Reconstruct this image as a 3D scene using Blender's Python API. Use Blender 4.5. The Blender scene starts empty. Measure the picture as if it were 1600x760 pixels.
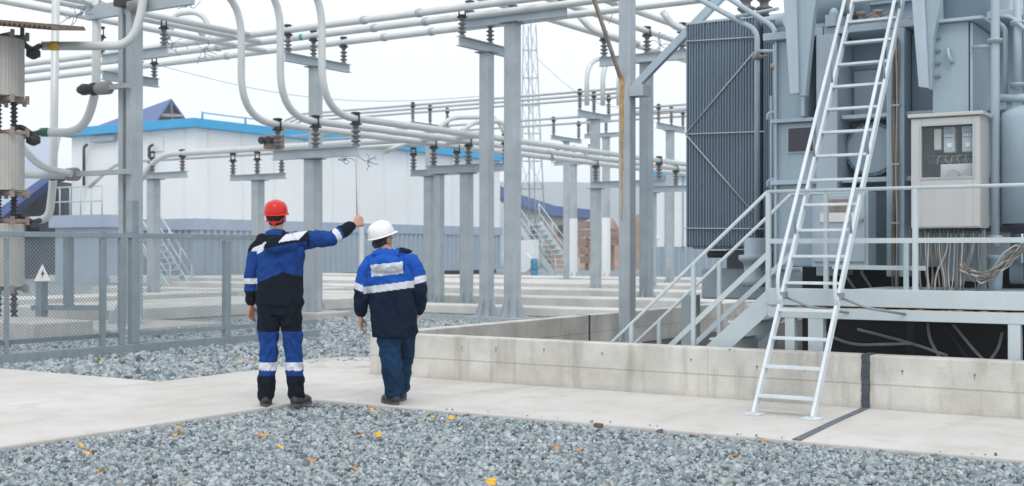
import bpy, bmesh, math, random
import numpy as np
from mathutils import Vector, Matrix, noise
HAZE=.00085
random.seed(7); rng=np.random.default_rng(5)
R=math.radians
sc=bpy.context.scene; COL=sc.collection
# ------------------------------------------------------------------ camera frame
F_,HY,H=1936.0,393.0,1.41
_n=math.hypot(1250,1936); VX,VD=1250/_n,1936/_n; RX,RD=VD,-VX
_D0=H*F_/(591.5-HY); _X0=(578-800)/F_*_D0
KX=-(_X0*RX+_D0*RD); KY=-(_X0*VX+_D0*VD)
YAW=math.atan2(VX,VD)
def A(px,py,D):
    X=(px-800)/F_*D; return Vector((KX+X*RX+D*RD,KY+X*VX+D*VD,H+(HY-py)/F_*D))
def G(px,py,z=0): return A(px,py,(H-z)*F_/(py-HY))
def PB(px,py,b):
    X=(px-800)/F_; return A(px,py,(b-KY)/(X*VX+VD))
def PA(px,py,a):
    X=(px-800)/F_; return A(px,py,(a-KX)/(X*RX+RD))
# ------------------------------------------------------------------ materials
MT={}
def nd(nt,t,**kw):
    n=nt.nodes.new(t)
    for k,v in kw.items(): setattr(n,k,v)
    return n
def mat(name,col,rough=.6,metal=0.,var=.12,scale=3.,bump=0.,bscale=60.,streak=0.,stain=None,spec=.4,coord='Object',detail=4.):
    m=bpy.data.materials.new(name); m.use_nodes=True; nt=m.node_tree; b=nt.nodes['Principled BSDF']
    b.inputs['Roughness'].default_value=rough; b.inputs['Metallic'].default_value=metal
    b.inputs['Specular IOR Level'].default_value=spec
    tc=nd(nt,'ShaderNodeTexCoord'); L=nt.links
    n1=nd(nt,'ShaderNodeTexNoise'); n1.inputs['Scale'].default_value=scale; n1.inputs['Detail'].default_value=detail; n1.inputs['Roughness'].default_value=.6
    L.new(tc.outputs[coord],n1.inputs['Vector'])
    mr=nd(nt,'ShaderNodeMapRange'); mr.inputs[1].default_value=.3; mr.inputs[2].default_value=.7; mr.inputs[3].default_value=1-var; mr.inputs[4].default_value=1+var
    L.new(n1.outputs['Fac'],mr.inputs[0])
    mx=nd(nt,'ShaderNodeMix',data_type='RGBA',blend_type='MULTIPLY'); mx.inputs[0].default_value=1
    mx.inputs[6].default_value=(*col,1); L.new(mr.outputs[0],mx.inputs[7]); cur=mx.outputs[2]
    if streak:
        mp=nd(nt,'ShaderNodeMapping'); mp.inputs['Scale'].default_value=(14,14,.7); L.new(tc.outputs[coord],mp.inputs[0])
        n2=nd(nt,'ShaderNodeTexNoise'); n2.inputs['Scale'].default_value=1.; n2.inputs['Detail'].default_value=5; L.new(mp.outputs[0],n2.inputs['Vector'])
        r2=nd(nt,'ShaderNodeMapRange'); r2.inputs[1].default_value=.5; r2.inputs[2].default_value=.75; r2.inputs[3].default_value=0; r2.inputs[4].default_value=streak
        L.new(n2.outputs['Fac'],r2.inputs[0])
        m2=nd(nt,'ShaderNodeMix',data_type='RGBA'); L.new(r2.outputs[0],m2.inputs[0]); L.new(cur,m2.inputs[6]); c=stain or (col[0]*.5,col[1]*.48,col[2]*.45)
        m2.inputs[7].default_value=(*c,1); cur=m2.outputs[2]
    L.new(cur,b.inputs['Base Color'])
    rr=nd(nt,'ShaderNodeMapRange'); rr.inputs[3].default_value=max(.05,rough-.12); rr.inputs[4].default_value=min(1,rough+.12)
    L.new(n1.outputs['Fac'],rr.inputs[0]); L.new(rr.outputs[0],b.inputs['Roughness'])
    if bump:
        n3=nd(nt,'ShaderNodeTexNoise'); n3.inputs['Scale'].default_value=bscale; n3.inputs['Detail'].default_value=5; L.new(tc.outputs[coord],n3.inputs['Vector'])
        bp=nd(nt,'ShaderNodeBump'); bp.inputs['Strength'].default_value=bump; bp.inputs['Distance'].default_value=.01
        L.new(n3.outputs['Fac'],bp.inputs['Height']); L.new(bp.outputs[0],b.inputs['Normal'])
    MT[name]=m; return m
mat('galvanised',(.40,.445,.475),.55,.15,.16,2.2,streak=.35,stain=(.30,.34,.37))
mat('galvanised_dark',(.27,.315,.35),.6,.15,.16,2.2,streak=.3)
mat('beam_paint',(.40,.46,.50),.5,0,.1,2.)
mat('fence_paint',(.245,.30,.335),.5,0,.1,3.,streak=.25)
mat('pipe',(.63,.65,.65),.4,.15,.06,2.,streak=.15,stain=(.42,.42,.40))
mat('pipe_grey',(.45,.48,.50),.45,.2,.08,2.)
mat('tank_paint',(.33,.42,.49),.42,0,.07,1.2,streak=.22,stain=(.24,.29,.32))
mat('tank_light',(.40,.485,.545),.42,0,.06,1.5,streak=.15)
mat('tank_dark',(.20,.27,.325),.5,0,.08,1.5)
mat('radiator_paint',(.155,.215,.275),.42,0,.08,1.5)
mat('strap_metal',(.42,.46,.48),.5,.2)
mat('platform_paint',(.50,.575,.60),.42,0,.07,1.6,streak=.2,stain=(.40,.42,.40))
mat('ladder_paint',(.64,.70,.73),.42,0,.08,5.,streak=.2,stain=(.45,.45,.43))
mat('rust_orange',(.46,.30,.14),.85,0,.3,9.)
mat('rust',(.34,.20,.10),.85,0,.4,9.)
mat('rusty_brown',(.17,.12,.085),.85,.1,.35,5.)
mat('bracket_tan',(.33,.26,.22),.7,.1,.3,6.)
mat('dark_steel',(.05,.06,.07),.6,.2,.2,4.)
mat('black_clamp',(.03,.035,.04),.5,.2,.2,8.)
mat('porcelain',(.15,.145,.15),.35,0,.2,10.)
mat('porcelain_grey',(.30,.29,.29),.5,0,.2,10.)
mat('reactor_body',(.44,.43,.40),.7,0,.1,4.,streak=.2)
mat('concrete_edge',(.45,.44,.415),.9,0,.15,2.,bump=.4,streak=.2)
mat('slab_concrete',(.60,.59,.56),.9,0,.14,1.3,bump=.3)
mat('shaded_pit_concrete',(.05,.05,.05),.95,0,.3,1.5)  # floor colour darkened to carry the shade under the platform
mat('underdeck_shade',(.012,.014,.017),.8,0,.2,4.)  # near-black that paints the darkness below deck and tank
mat('joint_grey',(.13,.15,.175),.8,0,.3,12.)
mat('joint_black',(.07,.08,.10),.7,0,.2,10.)
mat('white_panel',(.80,.82,.83),.5,0,.025,.4)
mat('white_trim',(.75,.77,.78),.5,0,.03,1.)
mat('skirt_steel',(.33,.405,.475),.5,0,.06,.8)
mat('blue_trim',(.04,.36,.66),.45,0,.06,1.)
mat('blue_roof',(.09,.145,.33),.5,0,.1,1.)
mat('pale_roof',(.34,.40,.50),.5,0,.08,1.)
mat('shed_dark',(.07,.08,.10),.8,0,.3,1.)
mat('shed_grey',(.38,.39,.39),.8,0,.15,.5)
mat('earth',(.26,.19,.145),.95,0,.35,.5)
mat('brick_red',(.33,.21,.17),.9,0,.3,2.)
mat('hill',(.10,.125,.13),.95,0,.3,.01)
mat('yellow_band',(.85,.50,.01),.5)
mat('green_band',(.01,.16,.075),.5)
mat('cyan_band',(.01,.40,.32),.5)
mat('sign_white',(.80,.80,.78),.5,0,.04,3.)
mat('sign_mark',(.06,.06,.07),.6)
mat('stainless',(.55,.54,.525),.38,.35,.06,1.5,streak=.25,stain=(.42,.41,.39))
mat('cabinet_inside',(.12,.145,.165),.6,0,.1,3.)
mat('meter_white',(.62,.64,.66),.5)
mat('plate_dark',(.05,.045,.065),.35)
mat('paper_white',(.78,.78,.77),.5)
mat('cable_brown',(.21,.19,.175),.6,0,.25,5.)
mat('cable_light',(.42,.41,.40),.6,0,.2,5.)
mat('skin',(.50,.27,.20),.55,0,.08,12.)
mat('hair',(.018,.014,.012),.7,0,.3,30.)
mat('navy_cloth',(.007,.011,.020),.9,0,.25,6.,bump=.25,bscale=220.,spec=.12)
mat('blue_cloth',(.010,.052,.225),.8,0,.18,6.,bump=.25,bscale=220.,spec=.12)
mat('bright_blue_cloth',(.012,.090,.43),.8,0,.16,6.,bump=.25,bscale=220.,spec=.12)
mat('deep_navy_cloth',(.007,.015,.036),.9,0,.2,6.,bump=.25,bscale=220.,spec=.12)
mat('teal_cloth',(.010,.045,.105),.85,0,.22,5.,bump=.25,bscale=220.,spec=.12)
mat('teal_dark',(.009,.036,.078),.85,0,.22,5.,bump=.25,bscale=220.,spec=.12)
mat('reflective',(.66,.68,.74),.5,0,.06,10.)
mat('boot_leather',(.035,.033,.034),.55,0,.3,10.)
mat('boot_sole',(.10,.095,.09),.8)
mat('helmet_red',(.62,.018,.014),.3,0,.04,3.)
mat('helmet_white',(.80,.81,.81),.3,0,.03,3.)
mat('blue_barrel',(.06,.25,.40),.5)
m=mat('glass_pane',(.5,.55,.58),.08)
b=m.node_tree.nodes['Principled BSDF']; b.inputs['Alpha'].default_value=.07; b.inputs['Roughness'].default_value=.05
for l in list(b.inputs['Roughness'].links): m.node_tree.links.remove(l)
m=mat('leaf_yellow',(.75,.42,.03),.7,0,.3,40.)
m=mat('leaf_orange',(.50,.25,.09),.7,0,.3,40.)

def concrete_wall_mat():
    m=bpy.data.materials.new('wall_concrete'); m.use_nodes=True; nt=m.node_tree; L=nt.links; b=nt.nodes['Principled BSDF']; b.inputs['Roughness'].default_value=.9
    b.inputs['Specular IOR Level'].default_value=.2
    tc=nd(nt,'ShaderNodeTexCoord')
    def noi(scale,det=6,mp=None,ro=.6):
        n=nd(nt,'ShaderNodeTexNoise'); n.inputs['Scale'].default_value=scale; n.inputs['Detail'].default_value=det; n.inputs['Roughness'].default_value=ro
        if mp:
            q=nd(nt,'ShaderNodeMapping'); q.inputs['Scale'].default_value=mp; L.new(tc.outputs['Object'],q.inputs[0]); L.new(q.outputs[0],n.inputs['Vector'])
        else: L.new(tc.outputs['Object'],n.inputs['Vector'])
        return n
    def rng_(src,a,b_,c,d):
        r=nd(nt,'ShaderNodeMapRange'); r.inputs[1].default_value=a; r.inputs[2].default_value=b_; r.inputs[3].default_value=c; r.inputs[4].default_value=d; L.new(src,r.inputs[0]); return r.outputs[0]
    def mix(f,a,b_,bt='MIX'):
        x=nd(nt,'ShaderNodeMix',data_type='RGBA',blend_type=bt)
        for s,i in ((f,0),(a,6),(b_,7)):
            if hasattr(s,'links') or hasattr(s,'is_linked'): L.new(s,x.inputs[i])
            elif isinstance(s,tuple): x.inputs[i].default_value=(*s,1)
            else: x.inputs[i].default_value=s
        return x.outputs[2]
    n1=noi(2.2); c=mix(rng_(n1.outputs['Fac'],.35,.68,0,1),(.50,.485,.45),(.67,.655,.615))
    n2=noi(1.,5,(7,7,1.1)); c=mix(rng_(n2.outputs['Fac'],.50,.76,0,.65),c,(.27,.255,.225))
    n3=noi(28.,3); c=mix(rng_(n3.outputs['Fac'],.62,.72,0,.4),c,(.60,.59,.56))
    n4=noi(9.,3); c=mix(rng_(n4.outputs['Fac'],.69,.73,0,.75),c,(.10,.09,.08))
    # formwork joint lines
    sx=nd(nt,'ShaderNodeSeparateXYZ'); L.new(tc.outputs['Object'],sx.inputs[0])
    def line(out,period,w,off=0.):
        a=nd(nt,'ShaderNodeMath',operation='ADD'); a.inputs[1].default_value=off; L.new(out,a.inputs[0])
        p=nd(nt,'ShaderNodeMath',operation='PINGPONG'); p.inputs[1].default_value=period/2; L.new(a.outputs[0],p.inputs[0])
        return rng_(p.outputs[0],w*.4,w,1,0)
    l1=line(sx.outputs['Z'],.52,.009,.26); 
    jm=nd(nt,'ShaderNodeMath',operation='MULTIPLY'); jm.inputs[1].default_value=.42; L.new(l1,jm.inputs[0])
    c=mix(jm.outputs[0],c,(.18,.165,.145))
    l2=line(sx.outputs['X'],1.45,.007,.3); j2=nd(nt,'ShaderNodeMath',operation='MULTIPLY'); j2.inputs[1].default_value=.3; L.new(l2,j2.inputs[0])
    c=mix(j2.outputs[0],c,(.24,.22,.19))
    # darker towards the foot
    zf=rng_(sx.outputs['Z'],.0,.12,.45,0); c=mix(zf,c,(.33,.30,.26))
    L.new(c,b.inputs['Base Color'])
    bp=nd(nt,'ShaderNodeBump'); bp.inputs['Strength'].default_value=.5; bp.inputs['Distance'].default_value=.012; n5=noi(35.,6); L.new(n5.outputs['Fac'],bp.inputs['Height']); L.new(bp.outputs[0],b.inputs['Normal'])
    MT['wall_concrete']=m
    # path
    m=bpy.data.materials.new('path_concrete'); m.use_nodes=True; nt2=m.node_tree; b=nt2.nodes['Principled BSDF']; b.inputs['Roughness'].default_value=.85; b.inputs['Specular IOR Level'].default_value=.2
    nonlocal_nt=nt2
    return nt2,b,m
nt,b,m=concrete_wall_mat(); L=nt.links
tc=nd(nt,'ShaderNodeTexCoord')
def _noi(scale,det=6,mp=None,ro=.62):
    n=nd(nt,'ShaderNodeTexNoise'); n.inputs['Scale'].default_value=scale; n.inputs['Detail'].default_value=det; n.inputs['Roughness'].default_value=ro
    if mp:
        q=nd(nt,'ShaderNodeMapping'); q.inputs['Scale'].default_value=mp; L.new(tc.outputs['Object'],q.inputs[0]); L.new(q.outputs[0],n.inputs['Vector'])
    else: L.new(tc.outputs['Object'],n.inputs['Vector'])
    return n.outputs['Fac']
def _rg(src,a,b_,c,d):
    r=nd(nt,'ShaderNodeMapRange'); r.inputs[1].default_value=a; r.inputs[2].default_value=b_; r.inputs[3].default_value=c; r.inputs[4].default_value=d; L.new(src,r.inputs[0]); return r.outputs[0]
def _mix(f,a,b_):
    x=nd(nt,'ShaderNodeMix',data_type='RGBA')
    L.new(f,x.inputs[0])
    if isinstance(a,tuple): x.inputs[6].default_value=(*a,1)
    else: L.new(a,x.inputs[6])
    x.inputs[7].default_value=(*b_,1); return x.outputs[2]
c=_mix(_rg(_noi(.55),.35,.68,0,1),(.535,.515,.485),(.63,.615,.59))
c=_mix(_rg(_noi(3.,7),.5,.72,0,.6),c,(.45,.425,.39))
c=_mix(_rg(_noi(1.,6,(2.2,.5,1)),.52,.72,0,.75),c,(.47,.43,.38))
c=_mix(_rg(_noi(14.,4),.66,.74,0,.6),c,(.28,.25,.22))
c=_mix(_rg(_noi(60.,3),.58,.75,0,.3),c,(.70,.69,.67))
L.new(c,b.inputs['Base Color'])
bp=nd(nt,'ShaderNodeBump'); bp.inputs['Strength'].default_value=.35; bp.inputs['Distance'].default_value=.01; L.new(_noi(45.,6),bp.inputs['Height']); L.new(bp.outputs[0],b.inputs['Normal'])
MT['path_concrete']=m
def stone_mat(name,base_cols,vor=False,scale=24.):
    m=bpy.data.materials.new(name); m.use_nodes=True; nt=m.node_tree; L=nt.links; b=nt.nodes['Principled BSDF']; b.inputs['Roughness'].default_value=.85; b.inputs['Specular IOR Level'].default_value=.3
    cr=nd(nt,'ShaderNodeValToRGB'); e=cr.color_ramp.elements
    while len(e)>1: e.remove(e[0])
    for i,(p,c) in enumerate(base_cols):
        x=e[0] if i==0 else e.new(p); x.position=p; x.color=(*c,1)
    cr.color_ramp.interpolation='CONSTANT' if vor else 'LINEAR'
    if vor:
        tc=nd(nt,'ShaderNodeTexCoord'); v=nd(nt,'ShaderNodeTexVoronoi'); v.inputs['Scale'].default_value=scale; L.new(tc.outputs['Object'],v.inputs['Vector'])
        w=nd(nt,'ShaderNodeTexWhiteNoise'); L.new(v.outputs['Color'],w.inputs['Vector']); L.new(w.outputs['Value'],cr.inputs[0])
        bp=nd(nt,'ShaderNodeBump'); bp.inputs['Strength'].default_value=1; bp.inputs['Distance'].default_value=.03; bp.invert=True
        L.new(v.outputs['Distance'],bp.inputs['Height']); L.new(bp.outputs[0],b.inputs['Normal']); L.new(cr.outputs[0],b.inputs['Base Color'])
    else:
        g=nd(nt,'ShaderNodeNewGeometry'); L.new(g.outputs['Random Per Island'],cr.inputs[0])
        tc=nd(nt,'ShaderNodeTexCoord'); n=nd(nt,'ShaderNodeTexNoise'); n.inputs['Scale'].default_value=55; L.new(tc.outputs['Object'],n.inputs['Vector'])
        r=nd(nt,'ShaderNodeMapRange'); r.inputs[1].default_value=.3; r.inputs[2].default_value=.7; r.inputs[3].default_value=.75; r.inputs[4].default_value=1.25; L.new(n.outputs['Fac'],r.inputs[0])
        x=nd(nt,'ShaderNodeMix',data_type='RGBA',blend_type='MULTIPLY'); x.inputs[0].default_value=1; L.new(cr.outputs[0],x.inputs[6]); L.new(r.outputs[0],x.inputs[7]); L.new(x.outputs[2],b.inputs['Base Color'])
    MT[name]=m
_cols=[(0,(.07,.09,.105)),(.12,(.17,.21,.235)),(.35,(.265,.315,.34)),(.6,(.35,.405,.425)),(.8,(.42,.465,.48)),(.95,(.48,.51,.515)),(.975,(.43,.42,.38)),(.99,(.40,.33,.27)),(1,(.25,.29,.31))]
stone_mat('gravel_stone',_cols); stone_mat('gravel_ground',_cols,True)
# corrugated / panel materials are geometry; volumes later
# ------------------------------------------------------------------ builders
WORLD={}
class M:
    def __init__(s): s.v=[]; s.f=[]; s.mi=[]; s.mats=[]; s.cur=0; s.sm=[]
    def use(s,m):
        if m not in s.mats: s.mats.append(m)
        s.cur=s.mats.index(m); return s
    def add(s,vs,fs,smooth=False):
        o=len(s.v); s.v+= [Vector(v) for v in vs]
        for f in fs: s.f.append([o+i for i in f]); s.mi.append(s.cur); s.sm.append(smooth)
        return s
    def box(s,a,b):
        x0,x1=sorted((a[0],b[0])); y0,y1=sorted((a[1],b[1])); z0,z1=sorted((a[2],b[2]))
        return s.add([(x0,y0,z0),(x1,y0,z0),(x1,y1,z0),(x0,y1,z0),(x0,y0,z1),(x1,y0,z1),(x1,y1,z1),(x0,y1,z1)],
              [(0,3,2,1),(4,5,6,7),(0,1,5,4),(1,2,6,5),(2,3,7,6),(3,0,4,7)])
    def cbox(s,c,sz): return s.box([c[i]-sz[i]/2 for i in range(3)],[c[i]+sz[i]/2 for i in range(3)])
    def bar(s,a,b,w,h,up=(0,0,1)):
        a=Vector(a); b=Vector(b); d=(b-a).normalized(); u=Vector(up)
        if abs(d.dot(u))>.98: u=Vector((0,1,0))
        x=d.cross(u).normalized(); y=x.cross(d).normalized(); vs=[]
        for p in (a,b):
            for i,j in ((-1,-1),(1,-1),(1,1),(-1,1)): vs.append(p+x*i*w/2+y*j*h/2)
        return s.add(vs,[(0,3,2,1),(4,5,6,7),(0,1,5,4),(1,2,6,5),(2,3,7,6),(3,0,4,7)])
    def tube(s,pts,r,n=10,cap=True,smooth=True):
        pts=[Vector(p) for p in pts]; k=len(pts); rs=r if isinstance(r,(list,tuple)) else [r]*k
        t0=(pts[1]-pts[0]).normalized(); up=Vector((0,0,1)) if abs(t0.z)<.9 else Vector((1,0,0))
        x=t0.cross(up).normalized(); vs=[]
        for i,p in enumerate(pts):
            t=((pts[min(i+1,k-1)]-pts[max(i-1,0)])).normalized()
            x=(x-t*x.dot(t)).normalized(); y=t.cross(x)
            for j in range(n):
                a=2*math.pi*j/n; vs.append(p+(x*math.cos(a)+y*math.sin(a))*rs[i])
        fs=[]
        for i in range(k-1):
            for j in range(n): fs.append((i*n+j,i*n+(j+1)%n,(i+1)*n+(j+1)%n,(i+1)*n+j))
        s.add(vs,fs,smooth)
        if cap:
            o=len(s.v)-len(vs); 
            s.f.append([o+j for j in range(n)][::-1]); s.mi.append(s.cur); s.sm.append(False)
            s.f.append([o+(k-1)*n+j for j in range(n)]); s.mi.append(s.cur); s.sm.append(False)
        return s
    def lathe(s,p,axis,prof,n=14,smooth=True):   # prof: [(dist,r)]
        p=Vector(p); ax=Vector(axis).normalized(); up=Vector((0,0,1)) if abs(ax.z)<.9 else Vector((1,0,0))
        x=ax.cross(up).normalized(); y=ax.cross(x); vs=[]
        for d,r in prof:
            for j in range(n):
                a=2*math.pi*j/n; vs.append(p+ax*d+(x*math.cos(a)+y*math.sin(a))*max(r,1e-4))
        fs=[]
        for i in range(len(prof)-1):
            for j in range(n): fs.append((i*n+j,i*n+(j+1)%n,(i+1)*n+(j+1)%n,(i+1)*n+j))
        s.add(vs,fs,smooth); o=len(s.v)-len(vs)
        s.f.append([o+j for j in range(n)][::-1]); s.mi.append(s.cur); s.sm.append(False)
        s.f.append([o+(len(prof)-1)*n+j for j in range(n)]); s.mi.append(s.cur); s.sm.append(False)
        return s
    def prism(s,poly,vec):
        v=Vector(vec); n=len(poly); P=[Vector(p) for p in poly]
        fs=[tuple(range(n))[::-1],tuple(range(n,2*n))]+[(i,(i+1)%n,n+(i+1)%n,n+i) for i in range(n)]
        return s.add(P+[p+v for p in P],fs)
    def build(s,name,m=None,parent=None,bevel=0.,local=False):
        me=bpy.data.meshes.new(name); o=bpy.data.objects.new(name,me); COL.objects.link(o)
        org=Vector((0,0,0)); loc=None
        if parent is not None:
            o.parent=parent; 
            if not local: org=WORLD[parent.name]
        elif s.v:
            c=sum((Vector(v) for v in s.v),Vector((0,0,0)))/len(s.v); loc=Vector((c.x,c.y,min(v[2] for v in s.v))); org=loc; o.location=loc
        WORLD[o.name]=org.copy()
        me.from_pydata([tuple(Vector(v)-org) for v in s.v],[],s.f)
        ms=s.mats or [m]
        for q in ms: me.materials.append(MT[q])
        me.polygons.foreach_set('material_index',s.mi if s.mats else [0]*len(s.f)); me.polygons.foreach_set('use_smooth',s.sm)
        bm=bmesh.new(); bm.from_mesh(me); bmesh.ops.recalc_face_normals(bm,faces=bm.faces); bm.to_mesh(me); bm.free()
        if bevel:
            md=o.modifiers.new('bevel','BEVEL'); md.width=bevel; md.segments=2; md.limit_method='ANGLE'; md.angle_limit=R(50)
        me.update(); return o
def tag(o,label=None,cat=None,group=None,kind=None):
    if label: o['label']=label
    if cat: o['category']=cat
    if group: o['group']=group
    if kind: o['kind']=kind
    return o
def empty(name,loc,label=None,cat=None,group=None,rz=0):
    o=bpy.data.objects.new(name,None); COL.objects.link(o); o.location=loc; o.rotation_euler.z=rz; o.empty_display_size=.2
    WORLD[o.name]=Vector(loc); return tag(o,label,cat,group)
def fillet(pts,rad=.5,n=7):
    P=[Vector(p) for p in pts]; out=[P[0]]
    for i in range(1,len(P)-1):
        a,b,c=P[i-1],P[i],P[i+1]; r=min(rad,(a-b).length*.49,(c-b).length*.49)
        p0=b+(a-b).normalized()*r; p2=b+(c-b).normalized()*r
        for k in range(n+1):
            t=k/n; out.append(p0*(1-t)**2+b*2*t*(1-t)+p2*t*t)
    out.append(P[-1]); return out
# ------------------------------------------------------------------ world, light, camera
w=bpy.data.worlds.new('World'); sc.world=w; w.use_nodes=True; nt=w.node_tree; L=nt.links; bg=nt.nodes['Background']
sky=nd(nt,'ShaderNodeTexSky'); sky.sky_type='NISHITA'; sky.sun_disc=False; sky.sun_elevation=R(48); sky.sun_rotation=R(200); sky.air_density=1; sky.dust_density=3
mx=nd(nt,'ShaderNodeMix',data_type='RGBA'); mx.inputs[0].default_value=.86; L.new(sky.outputs[0],mx.inputs[6])
# cloud deck: near-uniform bright overcast with faint structure
tc=nd(nt,'ShaderNodeTexCoord'); n1=nd(nt,'ShaderNodeTexNoise'); n1.inputs['Scale'].default_value=1.6; n1.inputs['Detail'].default_value=4; L.new(tc.outputs['Generated'],n1.inputs['Vector'])
cr=nd(nt,'ShaderNodeValToRGB'); cr.color_ramp.elements[0].position=.35; cr.color_ramp.elements[0].color=(9.2,9.7,10.2,1); cr.color_ramp.elements[1].position=.7; cr.color_ramp.elements[1].color=(10.4,10.7,11.0,1)
L.new(n1.outputs['Fac'],cr.inputs[0]); L.new(cr.outputs[0],mx.inputs[7]); L.new(mx.outputs[2],bg.inputs['Color']); bg.inputs['Strength'].default_value=.105
sun=bpy.data.lights.new('sun','SUN'); sun.energy=.95; sun.angle=R(24); sun.color=(1,.97,.93); so=bpy.data.objects.new('sun',sun); COL.objects.link(so)
# sun from behind-left of the camera
az=YAW+R(180-(-35)); sd=Vector((-math.sin(YAW)*math.cos(R(30)),0,0))
fwd=Vector((RD,VD,0)); rgt=Vector((RX,VX,0))
sdir=(-fwd*.95+rgt*.10).normalized()*math.cos(R(52))+Vector((0,0,math.sin(R(52))))   # towards the sun
so.rotation_euler=sdir.to_track_quat('Z','Y').to_euler(); sky.sun_elevation=R(52); sky.sun_rotation=math.atan2(sdir.x,sdir.y)
cam=bpy.data.cameras.new('camera'); co=bpy.data.objects.new('camera',cam); COL.objects.link(co); sc.camera=co
co.location=(KX,KY,H); co.rotation_euler=(R(90),0,YAW); cam.sensor_width=36; cam.lens=F_/1600*36; cam.shift_y=(HY-380)/1600; cam.clip_end=6000
cam.dof.use_dof=True; cam.dof.focus_distance=11.6; cam.dof.aperture_fstop=2.8
sc.view_settings.view_transform='Standard'; sc.view_settings.look='None'; sc.view_settings.exposure=.28; sc.cycles.volume_bounces=2; sc.view_settings.gamma=1
# ------------------------------------------------------------------ ground and paths
bm=M()
bm.add([(-1490,-55,0),(1090,-55,0),(1090,1490,0),(-1490,1490,0)],[(0,1,2,3)]); g=bm.build('ground','gravel_ground'); tag(g,kind='structure')
XL,BF=1.1,-2.08     # left edge of the near gravel bed and its far edge
p=M(); z=.045
poly=[(XL,-14),(XL,BF),(12,BF),(12,-.0),(-.02,0.),(-.02,1.3),(-1.45,.9),(-1.35,-1.8),(-30,-1.8),(-30,-14)]
p.prism([(x,y,.004) for x,y in poly],(0,0,z)); o=p.build('concrete_path','path_concrete',bevel=.012); tag(o,kind='structure')
Z0=z+.004
j=M(); a_=G(1363,645,Z0); b_=G(1258,697,Z0)
j.prism([(5.50,-.005,Z0+.002),(5.565,-.005,Z0+.002),(5.62,-1.05,Z0+.002),(5.70,BF+.0,Z0+.002),(5.63,BF+.0,Z0+.002),(5.555,-1.0,Z0+.002)],(0,0,.004)); tag(j.build('path_joint','joint_grey'),kind='structure')
# gravel stones
def stones(name,n,xs,ys,size,keep=None,seed=1,z0=.0):
    rg=np.random.default_rng(seed)
    P=np.stack([rg.uniform(*xs,n),rg.uniform(*ys,n)],1)
    if keep is not None: P=P[keep(P)]
    n=len(P)
    base=np.array([(x,y,zz) for zz in (-1,1) for (x,y) in ((-1,-1),(1,-1),(1,1),(-1,1))],float)*.5
    V=base[None]+rg.uniform(-.24,.24,(n,8,3)); sz=size*np.exp(rg.normal(0,.30,n)); V*=sz[:,None,None]*rg.uniform(.55,1.1,(n,1,3))
    q=rg.normal(size=(n,4)); q/=np.linalg.norm(q,axis=1)[:,None]; w_,x,y,z=q.T
    Rm=np.stack([1-2*(y*y+z*z),2*(x*y-z*w_),2*(x*z+y*w_),2*(x*y+z*w_),1-2*(x*x+z*z),2*(y*z-x*w_),2*(x*z-y*w_),2*(y*z+x*w_),1-2*(x*x+y*y)],1).reshape(n,3,3)
    V=np.einsum('nij,nkj->nki',Rm,V); V[:,:,0]+=P[:,0:1]; V[:,:,1]+=P[:,1:2]; V[:,:,2]+=(z0+rg.uniform(.0,size*.75,n))[:,None]
    fq=np.array([(0,3,2,1),(4,5,6,7),(0,1,5,4),(1,2,6,5),(2,3,7,6),(3,0,4,7)])
    Fq=(fq[None]+8*np.arange(n)[:,None,None]).reshape(-1)
    me=bpy.data.meshes.new(name); me.vertices.add(8*n); me.vertices.foreach_set('co',V.reshape(-1)); me.loops.add(len(Fq)); me.loops.foreach_set('vertex_index',Fq)
    nf=6*n; me.polygons.add(nf); me.polygons.foreach_set('loop_start',np.arange(nf)*4); me.polygons.foreach_set('loop_total',np.full(nf,4)); me.update(calc_edges=True); me.validate()
    me.materials.append(MT['gravel_stone']); o=bpy.data.objects.new(name,me); COL.objects.link(o); WORLD[o.name]=Vector((0,0,0))
    return tag(o,kind='stuff')
def infr(P,m=60):   # keep only what the lens or a step aside can see
    dx=P[:,0]-KX; dy=P[:,1]-KY; X=dx*RX+dy*VX; D=dx*RD+dy*VD
    return (D>5.5)&(np.abs(X/np.maximum(D,.1))*F_<800+260)
tag(stones('near_gravel',85000,(XL+.02,XL+9),(-7.,BF-.01),.0225,lambda P:infr(P),3),'grey crushed stone gravel in front of the concrete path')
tag(stones('stray_gravel',150,(XL+.1,XL+9),(BF-.0,BF+.22),.014,lambda P:infr(P)&(np.random.default_rng(2).random(len(P))<np.exp(-(P[:,1]-BF)/.05)),8,z0=.052),'loose stones spilled from the gravel onto the path edge')
tag(stones('far_gravel',70000,(-9,-.0),(-1.78,9.),.042,lambda P:infr(P)&~((P[:,0]>-1.42)&(P[:,1]<1.1)),4),'grey crushed stone gravel between the fence and the concrete wall')
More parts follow.
